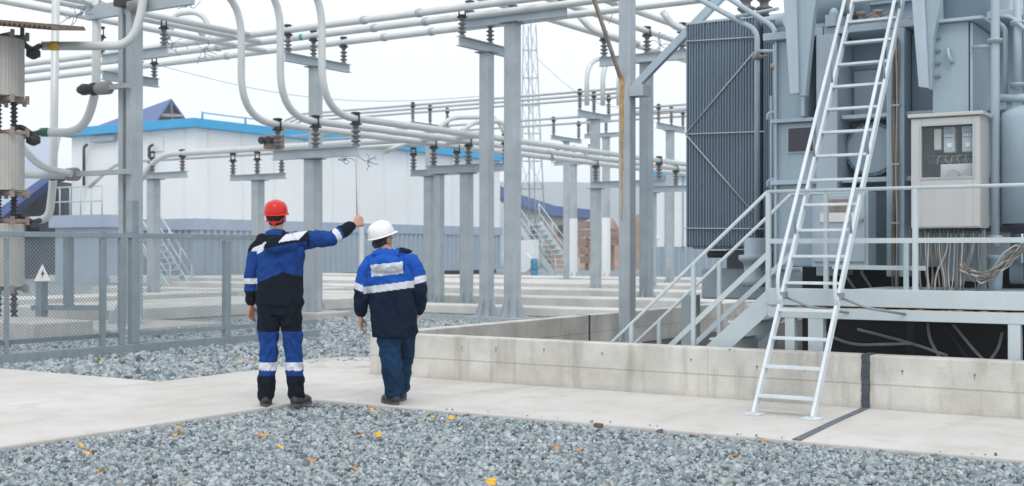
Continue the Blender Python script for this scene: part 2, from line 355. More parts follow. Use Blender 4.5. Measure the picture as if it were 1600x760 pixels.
# fallen leaves
lf=[(127,697,'y'),(139,711,'y'),(156,740,'y'),(277,669,'y'),(278,682,'y'),(153,567,'y'),(190,563,'o'),(376,567,'y'),(398,566,'o'),(579,643,'y'),(672,654,'y'),(709,656,'y'),(420,680,'y'),(437,702,'y'),(589,683,'y'),(562,679,'o'),(551,738,'o'),(488,725,'o'),(868,702,'o'),(904,707,'o'),(1150,717,'o'),(408,684,'o'),(771,756,'y'),(310,580,'y'),(12,553,'o'),(1192,692,'o')]
protos={}
for i,(px,py,k) in enumerate(lf):
    q=G(px,py,.06); key=k
    if key not in protos:
        b=M(); n=9; pts=[]
        for t in range(n):
            a=2*math.pi*t/n; r=.037*(1 if t%2 else .6); pts.append((math.cos(a)*r*1.25,math.sin(a)*r,.012*math.cos(a*2)))
        b.add([(0,0,.0)]+pts,[(0,1+t,1+(t+1)%n) for t in range(n)]); b.add([(v[0],v[1],v[2]-.0015) for v in [(0,0,0)]+pts],[(0,1+(t+1)%n,1+t) for t in range(n)])
        o=b.build('fallen_leaf','leaf_yellow' if k=='y' else 'leaf_orange'); protos[key]=o
    else:
        o=protos[key].copy(); COL.objects.link(o)
    o.location=(q.x,q.y,.062+.005*(i%3)); o.rotation_euler=(random.uniform(-.5,.5),random.uniform(-.5,.5),random.uniform(0,6))
    s=random.uniform(.7,1.15); o.scale=(s,s,s)
    tag(o,'fallen yellow leaf lying on the gravel' if k=='y' else 'fallen orange-brown leaf lying on the gravel','leaf','yellow autumn leaves on the gravel' if k=='y' else 'orange-brown autumn leaves on the gravel')
# ------------------------------------------------------------------ containment wall
wr=empty('concrete_wall',(0,0,0),'low concrete wall enclosing the transformer, with board marks and a black joint','wall')
WT=.51
b=M(); b.box((0,0,.0),(5.50,.2,WT)); b.box((5.56,0,.0),(12,.2,WT)); b.build('front_wall','wall_concrete',wr,bevel=.012)
for px,py in ((850,546),(941,552),(1080,562),(1183,573),(1410,580),(1523,586),(722,543),(775,545),(1258,575)):
    q=PB(px,py,0); b=M(); b.lathe((q.x,-.0015,q.z),(0,-1,0),[(0,.011),(.001,.009)],7); b.box((q.x-.004,-.002,q.z-random.uniform(.02,.05)),(q.x+.003,-.0005,q.z-.008)); b.build('tie_hole','cable_brown',wr)
b=M(); b.box((0,.202,.0),(.2,4.6,WT-.003)); b.box((0,4.64,0),(.2,13.5,WT-.003)); b.box((.2,13.3,0),(12,13.5,WT-.003)); b.build('side_wall','wall_concrete',wr,bevel=.012)
b=M(); 
pts=[(5.53+.006*math.sin(k*2.1),-.006,WT*k/8) for k in range(9)]
for a0,a1 in zip(pts[:-1],pts[1:]): b.bar(a0,a1,.058+.014*random.random(),.012,(0,1,0))
b.box((5.495,-.004,WT+.001),(5.565,.2,WT+.008)); b.box((5.50,.0,0),(5.56,.19,WT)); b.build('expansion_joint','joint_black',wr)
b=M(); b.box((-.003,4.6,0),(.203,4.64,WT)); b.build('expansion_joint','joint_black',wr)
tag(M().box((.2,.2,.002),(12,13.3,.03)).build('pit_floor','shaded_pit_concrete'),kind='structure')
# ------------------------------------------------------------------ ladder
t0=G(1178,648,Z0); xl=t0.x; xr=G(1270,655,Z0).x; y0=(t0.y+G(1270,655,Z0).y)/2
top=PA(1326,32,xl); SL=(top.y-y0)/(top.z-Z0)
ld=empty('ladder',((xl+xr)/2,y0,Z0),'white metal step ladder with handrails leaning on the transformer platform','ladder')
def lp(x,z,off=0): # point on ladder plane, off = towards camera perpendicular
    n=Vector((0,-1,SL)).normalized(); return Vector((x,y0+SL*(z-Z0),z))+n*off
ZT=4.7
for x in (xl,xr):
    b=M(); b.bar(lp(x,Z0),lp(x,ZT),.028,.075,(0,-1,SL)); b.build('rail','ladder_paint',ld,bevel=.004)
    b=M(); b.cbox((x,y0-.01,Z0+.008),(.15,.13,.012)); b.build('foot_plate','ladder_paint',ld)
    hx=x
    b=M(); pts=[lp(hx,.93,.015),lp(hx,1.0,.12),lp(hx,1.08,.19),lp(hx,1.25,.21),lp(hx,ZT,.21)]; b.tube(fillet(pts,.08),.017,10); b.build('handrail','ladder_paint',ld)
    for z in (1.62,2.35,3.1,3.85):
        b=M(); b.tube([lp(hx,z-.10,.0),lp(hx,z+.08,.21)],.010,8); b.build('handrail_bracket','galvanised_dark',ld)
    b=M(); b.tube([lp(x,1.02,.0)+Vector((-.02,.03,0)),lp(x,.98)+Vector((.25,.02,-.05)),Vector((x+.42,.26,.86))],.012,8); b.cbox((x+.44,.262,.855),(.14,.012,.03)); b.build('stay_bracket','galvanised_dark',ld)
    b=M(); b.cbox(lp(x,1.03,0),(.06,.10,.05)); b.build('clamp','galvanised_dark',ld)
zt=Z0+.15; k=0
while zt<ZT:
    b=M(); c0=lp(xl+.014,zt); c1=lp(xr-.014,zt); b.box((c0.x,c0.y-.055,zt-.012),(c1.x,c0.y+.055,zt+.012)); b.build('tread','ladder_paint',ld,bevel=.003); zt+=.2335
# ------------------------------------------------------------------ access platform with stair
x0=PB(1198,400,.28).x; X1=9.2; PW=.62
pf=empty('access_platform',(x0,.3,0),'pale steel platform with guard rails and a stair beside the transformer','platform')
b=M(); b.box((x0+.02,.27,.915),(X1,.33,1.07)); b.box((x0+.02,.33,1.0),(X1,.95,1.05)); b.box((x0+.6,.951,1.0),(X1,2.1,1.05)); b.build('deck','platform_paint',pf,bevel=.005)  # rear strip added to block light and darken the gap below
b=M(); b.box((x0+.02,.255,.80),(X1,.33,.895)); b.build('edge_beam','platform_paint',pf,bevel=.005)
b=M(); lo=[];up_=[]
for k in range(150):
    x=x0+.3+k*.03; hh_=max(.0015,.017*noise.noise(Vector((k*.45,0,0)))+.006); lo.append((x,.262,.8955)); up_.append((x,.262,.8955+hh_))
b.prism(lo+up_[::-1],(0,.035,0)); b.build('rust_line','rust',pf)
for lx,w in ((PB(1586,0,.3).x,.10),(PB(1288,0,.3).x-.07,.14),(PB(1236,0,.3).x,.09)):
    b=M(); b.box((lx-w/2,.26,.03),(lx+w/2,.36,.802)); b.build('leg','platform_paint',pf,bevel=.005)
for yy in (.30,):
    b=M(); b.tube([(x0,yy,1.965),(X1,yy,1.965)],.017,10); b.build('top_rail','platform_paint',pf)
    b=M(); b.bar((x0,yy,1.505),(X1,yy,1.505),.02,.045); b.build('middle_rail','platform_paint',pf)
    b=M(); b.bar((PB(1300,0,.9).x,.92,1.26),(PB(1436,0,.3).x,.5,1.26),.02,.04); b.build('toe_rail','platform_paint',pf)
for px in (1199,1429,1700):
    xx=PB(px,0,.28).x; b=M(); b.box((xx-.022,.285,.92),(xx+.022,.33,1.955)); b.build('rail_post','platform_paint',pf,bevel=.004)
xx=PB(1415,0,.5).x; b=M(); b.box((xx-.02,.5,1.05),(xx+.02,.54,1.5)); b.build('rail_post','platform_paint',pf,bevel=.004)
# stair down to the left
yN,yF=.30,.92
def stairpt(x,dz): return x0-(x0-x)*1.0, dz
slope=(1.965-.56)/(x0-2.95)
xb=x0-1.9
for yy,nm in ((yN,'near'),(yF,'far')):
    zb=1.965-slope*(x0-xb)
    b=M(); b.tube([(x0,yy,1.965),(xb,yy,1.965-slope*(x0-xb)),(xb-.03,yy,zb-.12)],.017,10); b.build('stair_rail','platform_paint',pf)
    b=M(); b.bar((x0,yy,1.965-.585),(xb+.2,yy,1.965-.585-slope*(x0-xb-.2)),.02,.05); b.build('stair_middle_rail','platform_paint',pf)
    b=M(); b.bar((x0+.05,yy,.98),(x0-.95,yy,.98-slope*1.0),.012,.18); b.build('stringer','platform_paint',pf,bevel=.003)
    for xp in (x0-.75,x0-1.42):
        zt=1.965-slope*(x0-xp); b=M(); b.box((xp-.02,yy-.02,max(.03,zt-.98)),(xp+.02,yy+.02,zt)); b.build('rail_post','platform_paint',pf,bevel=.004)
for k in range(5):
    xs=x0-.1-k*.19; zs=.98-slope*(k*.19+.1)+.03; b=M(); b.box((xs-.11,yN+.01,zs-.02),(xs+.11,yF-.01,zs)); b.build('stair_tread','platform_paint',pf)
b=M(); b.tube([(x0,yF,1.965),(x0+.35,yF,1.965)],.017,8); b.box((x0+.33,yF-.02,1.05),(x0+.37,yF+.02,1.96)); b.build('rail_post','platform_paint',pf)
# ------------------------------------------------------------------ transformer
TB=2.2
tr=empty('power_transformer',(5.5,4,0),'large blue-grey power transformer with finned radiators behind the platform','transformer')
def tx(px,b=TB): return PB(px,0,b).x
def tz(py,px,b=TB): return PB(px,py,b).z
L0=tx(1210); XR=9.0
b=M(); XS=tx(1428); TR=TB+.38; b.prism([(L0,TR,1.24),(XS,TR,1.24),(XS,TR,1.66),(XR,TR,1.66),(XR,TR,3.71),(L0,TR,3.71)],(0,4.6,0)); b.build('tank','tank_paint',tr,bevel=.01)
for xa_,xb_,za_,zb_ in ((L0,tx(1257),2.80,3.70),(L0,tx(1300),1.24,2.80)):
    b=M(); b.box((xa_,TB,za_),(xb_,TR-.002,zb_)); b.build('tank_pocket','tank_paint',tr,bevel=.02)
b=M(); b.box((L0-.1,TB-.09,3.70),(tx(1290),7.3,3.78)); b.box((tx(1290)+.01,TB-.09,3.70),(XR,7.3,3.775)); b.build('top_flange','tank_light',tr,bevel=.008)
b=M(); b.box((L0-.15,TB+1.3,.03),(XR,6.4,1.237)); b.build('underframe','underdeck_shade',tr)
b=M(); b.box((L0-.02,TB-.07,2.801),(tx(1302),TB+.04,2.84)); b.box((tx(1318),TB-.07,2.80),(XR,TR-.002,2.84))
b.box((L0-.02,TB-.07,2.13),(tx(1302),TB-.002,2.18)); b.box((tx(1318),TB-.07,2.13),(XR,TR-.002,2.18)); b.build('stiffener','tank_light',tr,bevel=.004)
for pa,pb_,z0,z1,m_,th in ((1283,1316,1.15,3.69,'tank_light',.16),(1390,1403,1.15,3.69,'tank_light',.12),(1409,1419,1.15,3.69,'tank_light',.14),(1256,1262,2.85,3.69,'tank_light',.10),(1212,1216,1.15,3.69,'tank_light',.05)):
    b=M(); b.box((tx(pa),TB-th,z0),(tx(pb_),TR-.002 if pa>1220 else TB-.001,z1)); b.build('stiffener',m_,tr,bevel=.01)
b=M(); b.box((tx(1318),TR-.03,3.36),(tx(1390),TR-.001,3.66)); b.build('plate_and_recess_shade','tank_dark',tr)
b=M(); b.box((tx(1421),TB+.1,1.66),(tx(1456),TR-.003,3.66)); b.build('plate_and_recess_shade','tank_dark',tr)  # dark slab that paints shadow into this recess
b=M(); b.box((tx(1320),TR-.06,2.88),(tx(1390),TR-.001,3.35)); b.build('wall_panel','tank_paint',tr,bevel=.004)
b=M(); b.lathe((tx(1356),TR,tz(232,1356)),(0,-1,0),[(0,.25),(.2,.25),(.201,.285),(.25,.285),(.252,.25),(.27,.25)],40); 
for k in range(18):
    a=2*math.pi*k/18; b.lathe((tx(1356)+.268*math.cos(a),TR-.24,tz(232,1356)+.268*math.sin(a)),(0,-1,0),[(0,.010),(.03,.010)],6)
b.build('manhole_cover','tank_paint',tr)
b=M(); xa,xb_=tx(1232,TB-.03),tx(1272,TB-.03); b.box((xa,TB-.035,tz(237,1245)),(xb_,TB-.0,tz(201,1245))); o=b.build('nameplate','plate_dark',tr)
b=M(); b.box((xa-.02,TB-.02,tz(237,1245)-.02),(xb_+.02,TB-.001,tz(201,1245)+.02)); b.build('nameplate_frame','tank_light',tr)
b=M(); bx0,bx1=tx(1270,1.75),tx(1358,1.75); b.box((bx0,1.72,tz(418,1300,1.75)),(bx1,2.0,tz(300,1300,1.75))); b.box((bx0+.03,1.70,tz(410,1300,1.75)),(bx1-.03,1.722,tz(305,1300,1.75))); jb=b.build('junction_box','tank_light',tr,bevel=.012)
b=M(); b.box((tx(1281,1.68),1.685,tz(347,1300,1.7)),(tx(1340,1.68),1.699,tz(333,1300,1.7))); b.build('label_plate','paper_white',jb)
b=M(); b.box((tx(1295,1.68),1.688,tz(331,1300,1.7)),(tx(1330,1.68),1.699,tz(312,1300,1.7))); b.build('window','bracket_tan',jb)
b=M(); b.lathe((bx0+.9*(bx1-bx0),1.70,tz(345,1300,1.75)),(0,-1,0),[(0,.02),(.04,.02)],10); b.build('latch','galvanised_dark',jb)
for dx in (.12,.32,.5):
    b=M(); b.tube(fillet([(bx0+dx,1.85,tz(418,1300,1.75)),(bx0+dx-.03,1.85,1.2),(bx0+dx+.15,1.9,.9)],.1),.014,6); b.build('conduit','cable_brown',tr)
for k in range(34):
    xx=L0+.05+k*.13
    if xx<tx(1452): b=M(); b.lathe((xx,TB-.075,3.781),(0,0,1),[(0,.016),(.022,.016)],6); b.build('flange_bolt','galvanised',tr)
# lifting brackets (tapering arms) left and right
def arm(pxs,yb,front,side,name='hanger_arm'):
    b=M().use('tank_light'); P=[PB(px,py,yb) for px,py in front]; b.prism([(q.x,yb,q.z) for q in P],(0,.04,0))
    b.use('tank_paint'); P=[PB(px,py,yb+.04) for px,py in side]; b.prism([(q.x,yb+.045,q.z) for q in P],(0,.10,0)); b.build(name,None,tr,bevel=.006)  # paler front and duller side plates paint a lit and a shaded face
arm(None,1.62,[(1213,-160),(1240,-160),(1248,146),(1234,148)],[(1237,-160),(1300,-160),(1270,30),(1258,150),(1246,150)])
arm(None,1.30,[(1412,-160),(1436,-160),(1451,138),(1435,136)],[(1440,-160),(1500,-160),(1458,60),(1455,140),(1450,140)])
for px0,px1,ys,yb in ((1254,1262,(62,84,103,121),2.05),(1459,1470,(60,80,100,120),1.5)):
    for yy in ys:
        q0=PB(px0,yy,yb); q1=PB(px1,yy,yb); b=M(); b.box((q0.x,yb-.02,q0.z-.012),(q1.x,yb+.12,q0.z+.012)); b.build('gusset','tank_dark',tr)
# right-hand compartment
CB=1.5
b=M(); b.box((tx(1457,CB),CB,1.66),(tx(1513,CB),TR-.003,tz(36,1485,CB))); b.build('side_compartment','tank_paint',tr,bevel=.01)
b=M(); b.box((tx(1452,CB-.06),CB-.07,tz(36,1485,CB)),(tx(1536,CB-.06),TB+.4,tz(31,1485,CB))); b.box((tx(1513,CB)+.01,CB+.02,1.66),(tx(1519,CB),TR-.003,tz(38,1485,CB))); b.build('compartment_flange','tank_light',tr,bevel=.005)
b=M(); q=PB(1483,78,CB); pts=[(q.x,CB,q.z),(q.x,CB-.05,q.z),(q.x+.01,CB-.06,q.z-.06),(q.x+.03,CB-.05,q.z-.12),(q.x+.03,CB,q.z-.12)]; b.tube(pts,.016,8); b.build('handle','tank_light',tr)
# pipes on the right and left
def tpipe(pts,r,m_='tank_light',name='oil_pipe',par=None):
    b=M(); b.tube(fillet(pts,.12),r,12); return b.build(name,m_,par or tr)
def pb(px,py,y): return PB(px,py,y)
tpipe([pb(1555,385,1.35),pb(1555,28,1.35),pb(1555,-40,1.35)],.040)
tpipe([pb(1571,150,1.6),pb(1571,45,1.6),pb(1560,36,1.6),pb(1556,34,1.5)],.022)
tpipe([pb(1520,74,1.5),pb(1556,72,1.36)],.018)
tpipe([pb(1590,140,1.5),pb(1590,-30,1.5)],.038)
tpipe([pb(1604,250,1.6),pb(1604,-30,1.6)],.030)
tpipe([pb(1560,154,1.5),pb(1640,152,1.5)],.040)
tpipe([pb(1577,160,1.55),pb(1577,178,1.55)],.022,'tank_light')
tpipe([pb(1560,26,1.45),pb(1580,26,1.45),pb(1600,45,1.45),pb(1625,60,1.45)],.018)
for py in (68,40,137,375):
    q=pb(1555 if py in(68,375) else 1590,py,1.35 if py in(68,375) else 1.5); b=M(); b.lathe(q,(0,0,1),[(0,.066),(.02,.066),(.022,.07),(.04,.07)],16); b.build('pipe_flange','galvanised',tr)
q=pb(1555,400,1.35); b=M(); b.lathe(q-Vector((0,0,.35)),(0,0,1),[(0,.085),(.03,.085),(.035,.06),(.3,.075),(.32,.09),(.36,.09)],16); b.build('valve','tank_dark',tr)
# left riser pipes near radiator
ra=3.6
tpipe([pb(1183,350,ra),pb(1183,48,ra),pb(1072,-12,ra),pb(1040,-35,ra)],.033)
tpipe([pb(1212,430,3.0),pb(1212,44,3.0),pb(1130,-8,3.0),pb(1100,-30,3.0)],.030)
tpipe([pb(1183,80,ra),pb(1210,80,3.0)],.020)
tpipe([pb(1150,26,ra),pb(1215,14,3.0)],.02)
for px,py,yy in ((1183,90,ra),(1212,104,3.0)):
    b=M(); b.lathe(pb(px,py,yy),(0,0,1),[(-.03,.055),(.0,.06),(.03,.055)],12); b.tube([pb(px,py,yy),pb(px+16,py-3,yy)],.012,6); b.build('valve','bracket_tan',tr)
for py in (178,283):
    tpipe([pb(1200,py+10,2.9),pb(1200,py,2.9),pb(1214,py-4,2.9),pb(1214,py+10,2.9)],.022)
tpipe([pb(1205,395,2.9),pb(1205,150,2.9)],.018)
# radiator bank: body and fins; fins are surface relief of one radiator
def radiator(xa,xb,y0_,y1_,z0,z1,nf):   # welded panel bank
    t=M().use('radiator_paint'); n=nf; w_=(xb-xa)/n
    for k in range(n):
        xc=xa+w_*(k+.5)+random.uniform(-.12,.12)*w_; t.box((xc-w_*.27,y0_+random.uniform(0,.010),z0+.03),(xc+w_*.27,y1_,z1))
    t.box((xa+.01,y0_+.03,z0+.05),(xb-.01,y1_-.1,z1-.02))
    t.use('tank_light').box((xa,y0_+.01,z1+.001),(xb,y1_,z1+.035))  # pale strip paints the highlight along the rounded fin tops
    return t.build('radiator',None,tr,bevel=.006)
RX0,RX1=PB(1071,0,4.5).x,PB(1181,0,4.5).x
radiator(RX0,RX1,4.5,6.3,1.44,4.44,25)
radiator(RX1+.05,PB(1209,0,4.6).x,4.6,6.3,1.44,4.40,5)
for pts_,r_ in (([(RX0,4.75,4.42),(RX1+.3,4.75,4.42)],.09),([(RX0,4.75,1.5),(RX1+.6,4.75,1.5)],.06),([(RX1,5.6,4.40),(L0+.3,5.6,4.40),(L0+.3,5.6,3.6)],.08)):
    b=M(); b.tube(pts_,r_,14); b.build('header_pipe','tank_light',tr)
for a1,a2 in (((1071,210),(1178,82)),((1071,210),(1188,345)),((1071,65),(1185,58)),((1071,210),(1195,206)),((1071,357),(1195,358))):
    b=M(); q0=PB(*a1,4.49); q1=PB(*a2,4.49); b.tube([q0,q1],.010,6); b.build('bracing_strap','strap_metal',tr)
b=M(); b.box((RX0+.55,4.6,1.18),(RX0+.95,5.3,1.43)); b.tube([(RX0+.2,4.8,1.37),(RX0+.5,4.8,1.37)],.05,10); b.build('drain_header','dark_steel',tr)
b=M(); b.lathe((RX1+.1,4.2,.96),(0,0,1),[(0,.16),(.12,.16),(.13,.12),(.30,.14),(.34,.2),(.4,.2),(.41,.13),(.62,.13)],18); b.build('oil_pump','tank_light',tr)
b=M(); q=PB(1095,400,5.2); b.box((q.x,5.2,.75),(q.x+1.2,5.9,1.18)); b.lathe((q.x+1.1,5.0,.92),(1,0,0),[(0,.22),(.5,.22),(.55,.18)],20); b.build('pipe_manifold','tank_light',tr,bevel=.03)
b=M(); b.box((q.x-.25,5.1,0.03),(q.x-.1,5.4,.80)); b.box((q.x+.8,5.3,0.03),(q.x+1.,5.5,.8)); b.build('support_leg','galvanised',tr)
# things on the cover
ZC=3.78
b=M(); b.box((tx(1262,3.0),3.0,ZC),(tx(1440,3.0),3.25,tz(12,1340,3.0))); b.box((tx(1262,2.95),2.93,tz(12,1340,3.0)),(tx(1440,2.95),3.3,tz(8,1340,3.0))); b.build('cover_beam','tank_paint',tr)
b=M(); q=PB(1494,20,1.9); b.lathe((q.x,2.15,ZC-.12),(0,0,1),[(0,.24),(.25,.27),(.26,.31),(.31,.31),(.32,.25),(.5,.24)],28); b.build('bushing_turret','tank_paint',tr)
b=M(); b.box((tx(1515,2.4),2.4,ZC),(tx(1580,2.4),4.2,5.2)); b.build('conservator_box','tank_light',tr,bevel=.02)
b=M(); b.box((tx(1455,1.8),1.75,ZC-.10),(tx(1470,1.8),2.0,4.2)); b.build('post','tank_light',tr)
b=M(); q=PB(1230,0,3.6); b.lathe((q.x+.6,3.7,ZC),(0,0,1),[(0,.3),(.05,.3),(.06,.22),(.5,.2),(.52,.12),(1.6,.1)],24); b.build('bushing_turret','tank_paint',tr)
# bellows-like bushing sheds, cover clutter
def sheds(q,hh,r,m_='porcelain',par=tr,name='bushing',n=6):
    pr=[(0,r*.6)]
    for k in range(n):
        z=hh*(k+.2)/n; pr+=[(z,r*.5),(z+hh/n*.35,r),(z+hh/n*.5,r),(z+hh/n*.7,r*.5)]
    pr+=[(hh,r*.6)]; b=M(); b.lathe(q,(0,0,1),pr,16); return b.build(name,m_,par)
for px,yy in ((1166,3.6),(1194,3.9)):
    q=PB(px,25,yy); sheds(q,.55,.11,par=tr,n=4)
for px in (1296,1306,1345,1372,1440):
    q=PB(px,38,2.5); b=M(); b.lathe((q.x,2.5,ZC),(0,0,1),[(0,.05),(.06,.05),(.065,.035),(.16,.03),(.17,.055),(.2,.05)],12); b.tube([(q.x,2.5,ZC+.12),(q.x+.15,2.45,ZC+.16),(q.x+.28,2.5,ZC+.03)],.012,6); b.build('vent_valve','bracket_tan',tr)
b=M(); b.box((tx(1296),TB-.14,3.78),(tx(1312),TB+.3,3.90)); b.lathe((tx(1303),TB,3.9),(0,0,1),[(0,.05),(.05,.05),(.09,.02)],12); b.build('fitting','tank_light',tr)
b=M(); b.box((tx(1325),2.3,3.775),(tx(1395),2.9,3.83)); b.build('inspection_cover','tank_dark',tr,bevel=.01)
b=M(); q=PB(1290,-5,2.3); b.lathe((q.x,2.6,4.08),(1,0,0),[(-.35,.13),(-.33,.16),(.33,.16),(.35,.13)],20); b.build('relay_vessel','tank_dark',tr)
# oil expansion cylinder on the right
q=PB(1608,260,1.5)
cy=empty('oil_cylinder',(q.x,1.5,1.15),'upright blue-grey steel cylinder with a domed top at the right edge','cylinder')
z0_=tz(350,1600,1.5); z1_=tz(185,1600,1.5)
b=M(); b.lathe((q.x,1.5,z0_),(0,0,1),[(0,.22),(.0,.255),(z1_-z0_,.255),(z1_-z0_+.05,.235),(z1_-z0_+.10,.15),(z1_-z0_+.12,.03)],36); b.build('vessel','tank_paint',cy)
b=M(); b.lathe((q.x,1.5,z0_-.09),(0,0,1),[(0,.13),(.05,.2),(.088,.24)],30); b.lathe((q.x,1.5,1.15),(0,0,1),[(0,.05),(z0_-.09-1.15,.05)],12); b.build('stand','dark_steel',cy)
# control cabinet
KB=.98
ca=empty('control_cabinet',(tx(1490,KB),KB,1.6),'grey stainless control cabinet with a glazed window showing meters','cabinet')
c0,c1=tx(1424,KB),tx(1533,KB); zc0,zc1=PB(1424,357,KB).z,PB(1424,186,KB).z; dep=.33; t=.02
b=M(); b.box((c0,KB+dep-t,zc0),(c1,KB+dep,zc1)); b.box((c0,KB,zc0),(c0+t,KB+dep-t,zc1)); b.box((c1-t,KB,zc0),(c1,KB+dep-t,zc1)); b.box((c0+t,KB,zc0),(c1-t,KB+dep-t,zc0+t)); b.box((c0+t,KB,zc1-t),(c1-t,KB+dep-t,zc1)); b.build('housing','stainless',ca)
wx0,wx1=tx(1440,KB-.03),tx(1520,KB-.03); wz0,wz1=PB(1440,278,KB-.03).z,PB(1440,198,KB-.03).z
b=M(); y_=KB-.03
b.box((c0+.005,y_,zc0+.01),(wx0,KB-.001,zc1-.01)); b.box((wx1,y_,zc0+.01),(c1-.005,KB-.001,zc1-.01)); b.box((wx0,y_,zc0+.01),(wx1,KB-.001,wz0)); b.box((wx0,y_,wz1),(wx1,KB-.001,zc1-.01)); dr=b.build('door','stainless',ca,bevel=.004)
b=M(); e=.018
b.box((wx0-e,y_-.01,wz0-e),(wx0,y_-.001,wz1+e)); b.box((wx1,y_-.01,wz0-e),(wx1+e,y_-.001,wz1+e)); b.box((wx0,y_-.01,wz0-e),(wx1,y_-.001,wz0)); b.box((wx0,y_-.01,wz1),(wx1,y_-.001,wz1+e)); b.build('window_frame','strap_metal',dr)
b=M(); b.box((wx0+.001,y_+.005,wz0+.001),(wx1-.001,y_+.01,wz1-.001)); b.build('glass','glass_pane',dr)
for zz in (zc0+.12,zc0+.2): b=M(); b.cbox((c0+.035,y_-.01,zz),(.015,.02,.03)); b.build('latch','galvanised_dark',dr)
b=M(); b.box((c0-.02,KB-.06,zc1+.001),(c1+.03,KB+dep+.03,zc1+.035)); b.build('roof','stainless',ca,bevel=.006)
b=M().use('cabinet_inside'); b.box((c0+t,KB+.25,zc0+t),(c1-t,KB+.30,zc1-t)); ins=b.build('mounting_plate',None,ca)
ww=wx1-wx0; wh=wz1-wz0
for fx in (.40,.76):
    b=M(); b.box((wx0+fx*ww,KB+.03,wz1-.52*wh),(wx0+(fx+.22)*ww,KB+.15,wz1-.02*wh)); mb=b.build('meter','tank_light',ca,bevel=.01)
    b=M(); b.box((wx0+(fx+.03)*ww,KB+.022,wz1-.24*wh),(wx0+(fx+.19)*ww,KB+.029,wz1-.05*wh)); b.build('dial_plate','tank_dark',mb)
    for k in range(3):
        b=M(); b.box((wx0+(fx+.045+.055*k)*ww,KB+.018,wz1-.22*wh),(wx0+(fx+.045+.055*k+.03)*ww,KB+.021,wz1-.17*wh)); b.build('indicator','meter_white',mb)
    b=M(); b.box((wx0+(fx+.08)*ww,KB+.022,wz1-.42*wh),(wx0+(fx+.16)*ww,KB+.029,wz1-.34*wh)); b.build('meter_label','paper_white',mb)
b=M(); b.box((wx0+.2*ww,KB+.06,wz1-.45*wh),(wx0+.34*ww,KB+.145,wz1-.05*wh)); b.build('relay_block','stainless',ca)
b=M(); b.box((wx0,KB+.14,wz0+.42*wh),(wx1,KB+.16,wz0+.45*wh)); b.box((wx0,KB+.2,wz0+.30*wh),(wx1,KB+.24,wz0+.38*wh)); b.build('terminal_rail','tank_dark',ca)
b=M(); b.box((wx0+.33*ww,KB+.06,wz0-.1),(wx1+.02,KB+.1,wz0+.26*wh)); b.build('back_panel','meter_white',ca)
for fx in (.57,.88):
    b=M(); b.lathe((wx0+fx*ww,KB+.06,wz0+.04*wh),(0,-1,0),[(0,.055),(.04,.055)],24); b.build('gauge','strap_metal',ca)
for k in range(10):
    xx=wx0+(.3+.065*k)*ww; b=M(); b.tube([(xx,KB+.1,wz0+.44*wh),(xx+random.uniform(-.03,.03),KB+.05,wz0+.36*wh),(xx+random.uniform(-.03,.03),KB+.07,wz0+.25*wh)],.004,5); b.build('wire','rusty_brown' if k%2 else 'cable_light',ca)
for k in range(4):
    xx=wx0+(.05+.055*k)*ww; b=M(); b.tube([(xx,KB+.08,wz0+.5*wh),(xx+.02,KB+.07,wz0+.3*wh),(xx+random.uniform(-.01,.04),KB+.07,wz0)],.006,5); b.build('wire','dark_steel',ca)
# cable glands + support posts
b=M()
for k in range(12):
    xx=c0+.12+k*.042; b.lathe((xx,KB+.12,zc0-.045),(0,0,1),[(0,.013),(.045,.016)],8)
b.build('cable_gland','dark_steel',ca)
b=M(); b.box((c0+.25,KB+.2,1.06),(c0+.29,KB+.24,zc0)); b.box((c1-.05,KB+.2,1.06),(c1-.01,KB+.24,zc0)); b.build('stand','tank_dark',ca)
b=M(); b.box((c0+.1,1.75,1.12),(c0+.45,2.0,1.5)); b.build('valve_block','tank_dark',tr); b=M(); b.lathe((c0+.75,1.85,1.1),(0,0,1),[(0,.05),(.5,.05)],10); b.build('valve_block','tank_dark',tr)
b=M(); b.lathe((c1+.1,1.8,1.2),(1,0,0),[(0,.10),(.5,.10),(.52,.16),(.58,.16)],18); b.build('oil_pipe','tank_paint',tr)
# cables
cb=empty('cable_bundle',(c0+.3,KB,1.05),'bundle of brown-grey cables hanging below the control cabinet','cables')
for k in range(26):
    xx=c0+.05+k*.023+random.uniform(-.01,.01); yy=KB+.12
    xe=xx+random.uniform(-.02,.05)*(1 if k<11 else -2.2); pts=[(xx,yy,zc0-.03),(xx+random.uniform(-.02,.02),yy-.02,1.42),(xe,yy+random.uniform(-.03,.05),1.2),(xe+random.uniform(-.03,.03),yy,1.03)]
    b=M(); b.tube(fillet(pts,.12,4),random.choice([.006,.007,.009]),6); b.build('cable',random.choice(['cable_brown','cable_brown','cable_light']),cb)
cc=empty('cable_coil',(c1,KB+.15,1.25),'tangled loose coil of cables right of the cabinet under the rail','cables')
for k in range(12):
    pts=[]; ph=random.random()*6
    for s_ in range(12):
        t_=s_/11; px=1500+120*t_; py=405+26*math.sin(t_*5.0+ph*.08)+random.uniform(-7,7)+k*.8; pts.append(PB(px,py,KB+.1+random.uniform(-.04,.04)))
    b=M(); b.tube(fillet(pts,.05,3),.0085,6); b.build('cable',random.choice(['cable_brown','cable_light']),cc)
# vertical cable run
cv=empty('cable_run',(tx(1405,TB-.15),TB-.16,1.1),'rust-brown cables strapped down the tank beside the ladder','cables')
for k,dx in enumerate((-.02,0,.02,.035)):
    pts=[(tx(1405)+dx+.006*math.sin(z_*5+k*2),TB-.17,1.05+z_*.28) for z_ in range(10)]
    b=M(); b.tube(fillet(pts,.1,3),.009,6); b.build('cable',('cable_brown','rusty_brown','cable_light','cable_brown')[k],cv)
for zz in (1.7,2.3,2.9): b=M(); b.cbox((tx(1405)+.01,TB-.165,zz),(.09,.03,.02)); b.build('strap','galvanised',cv)
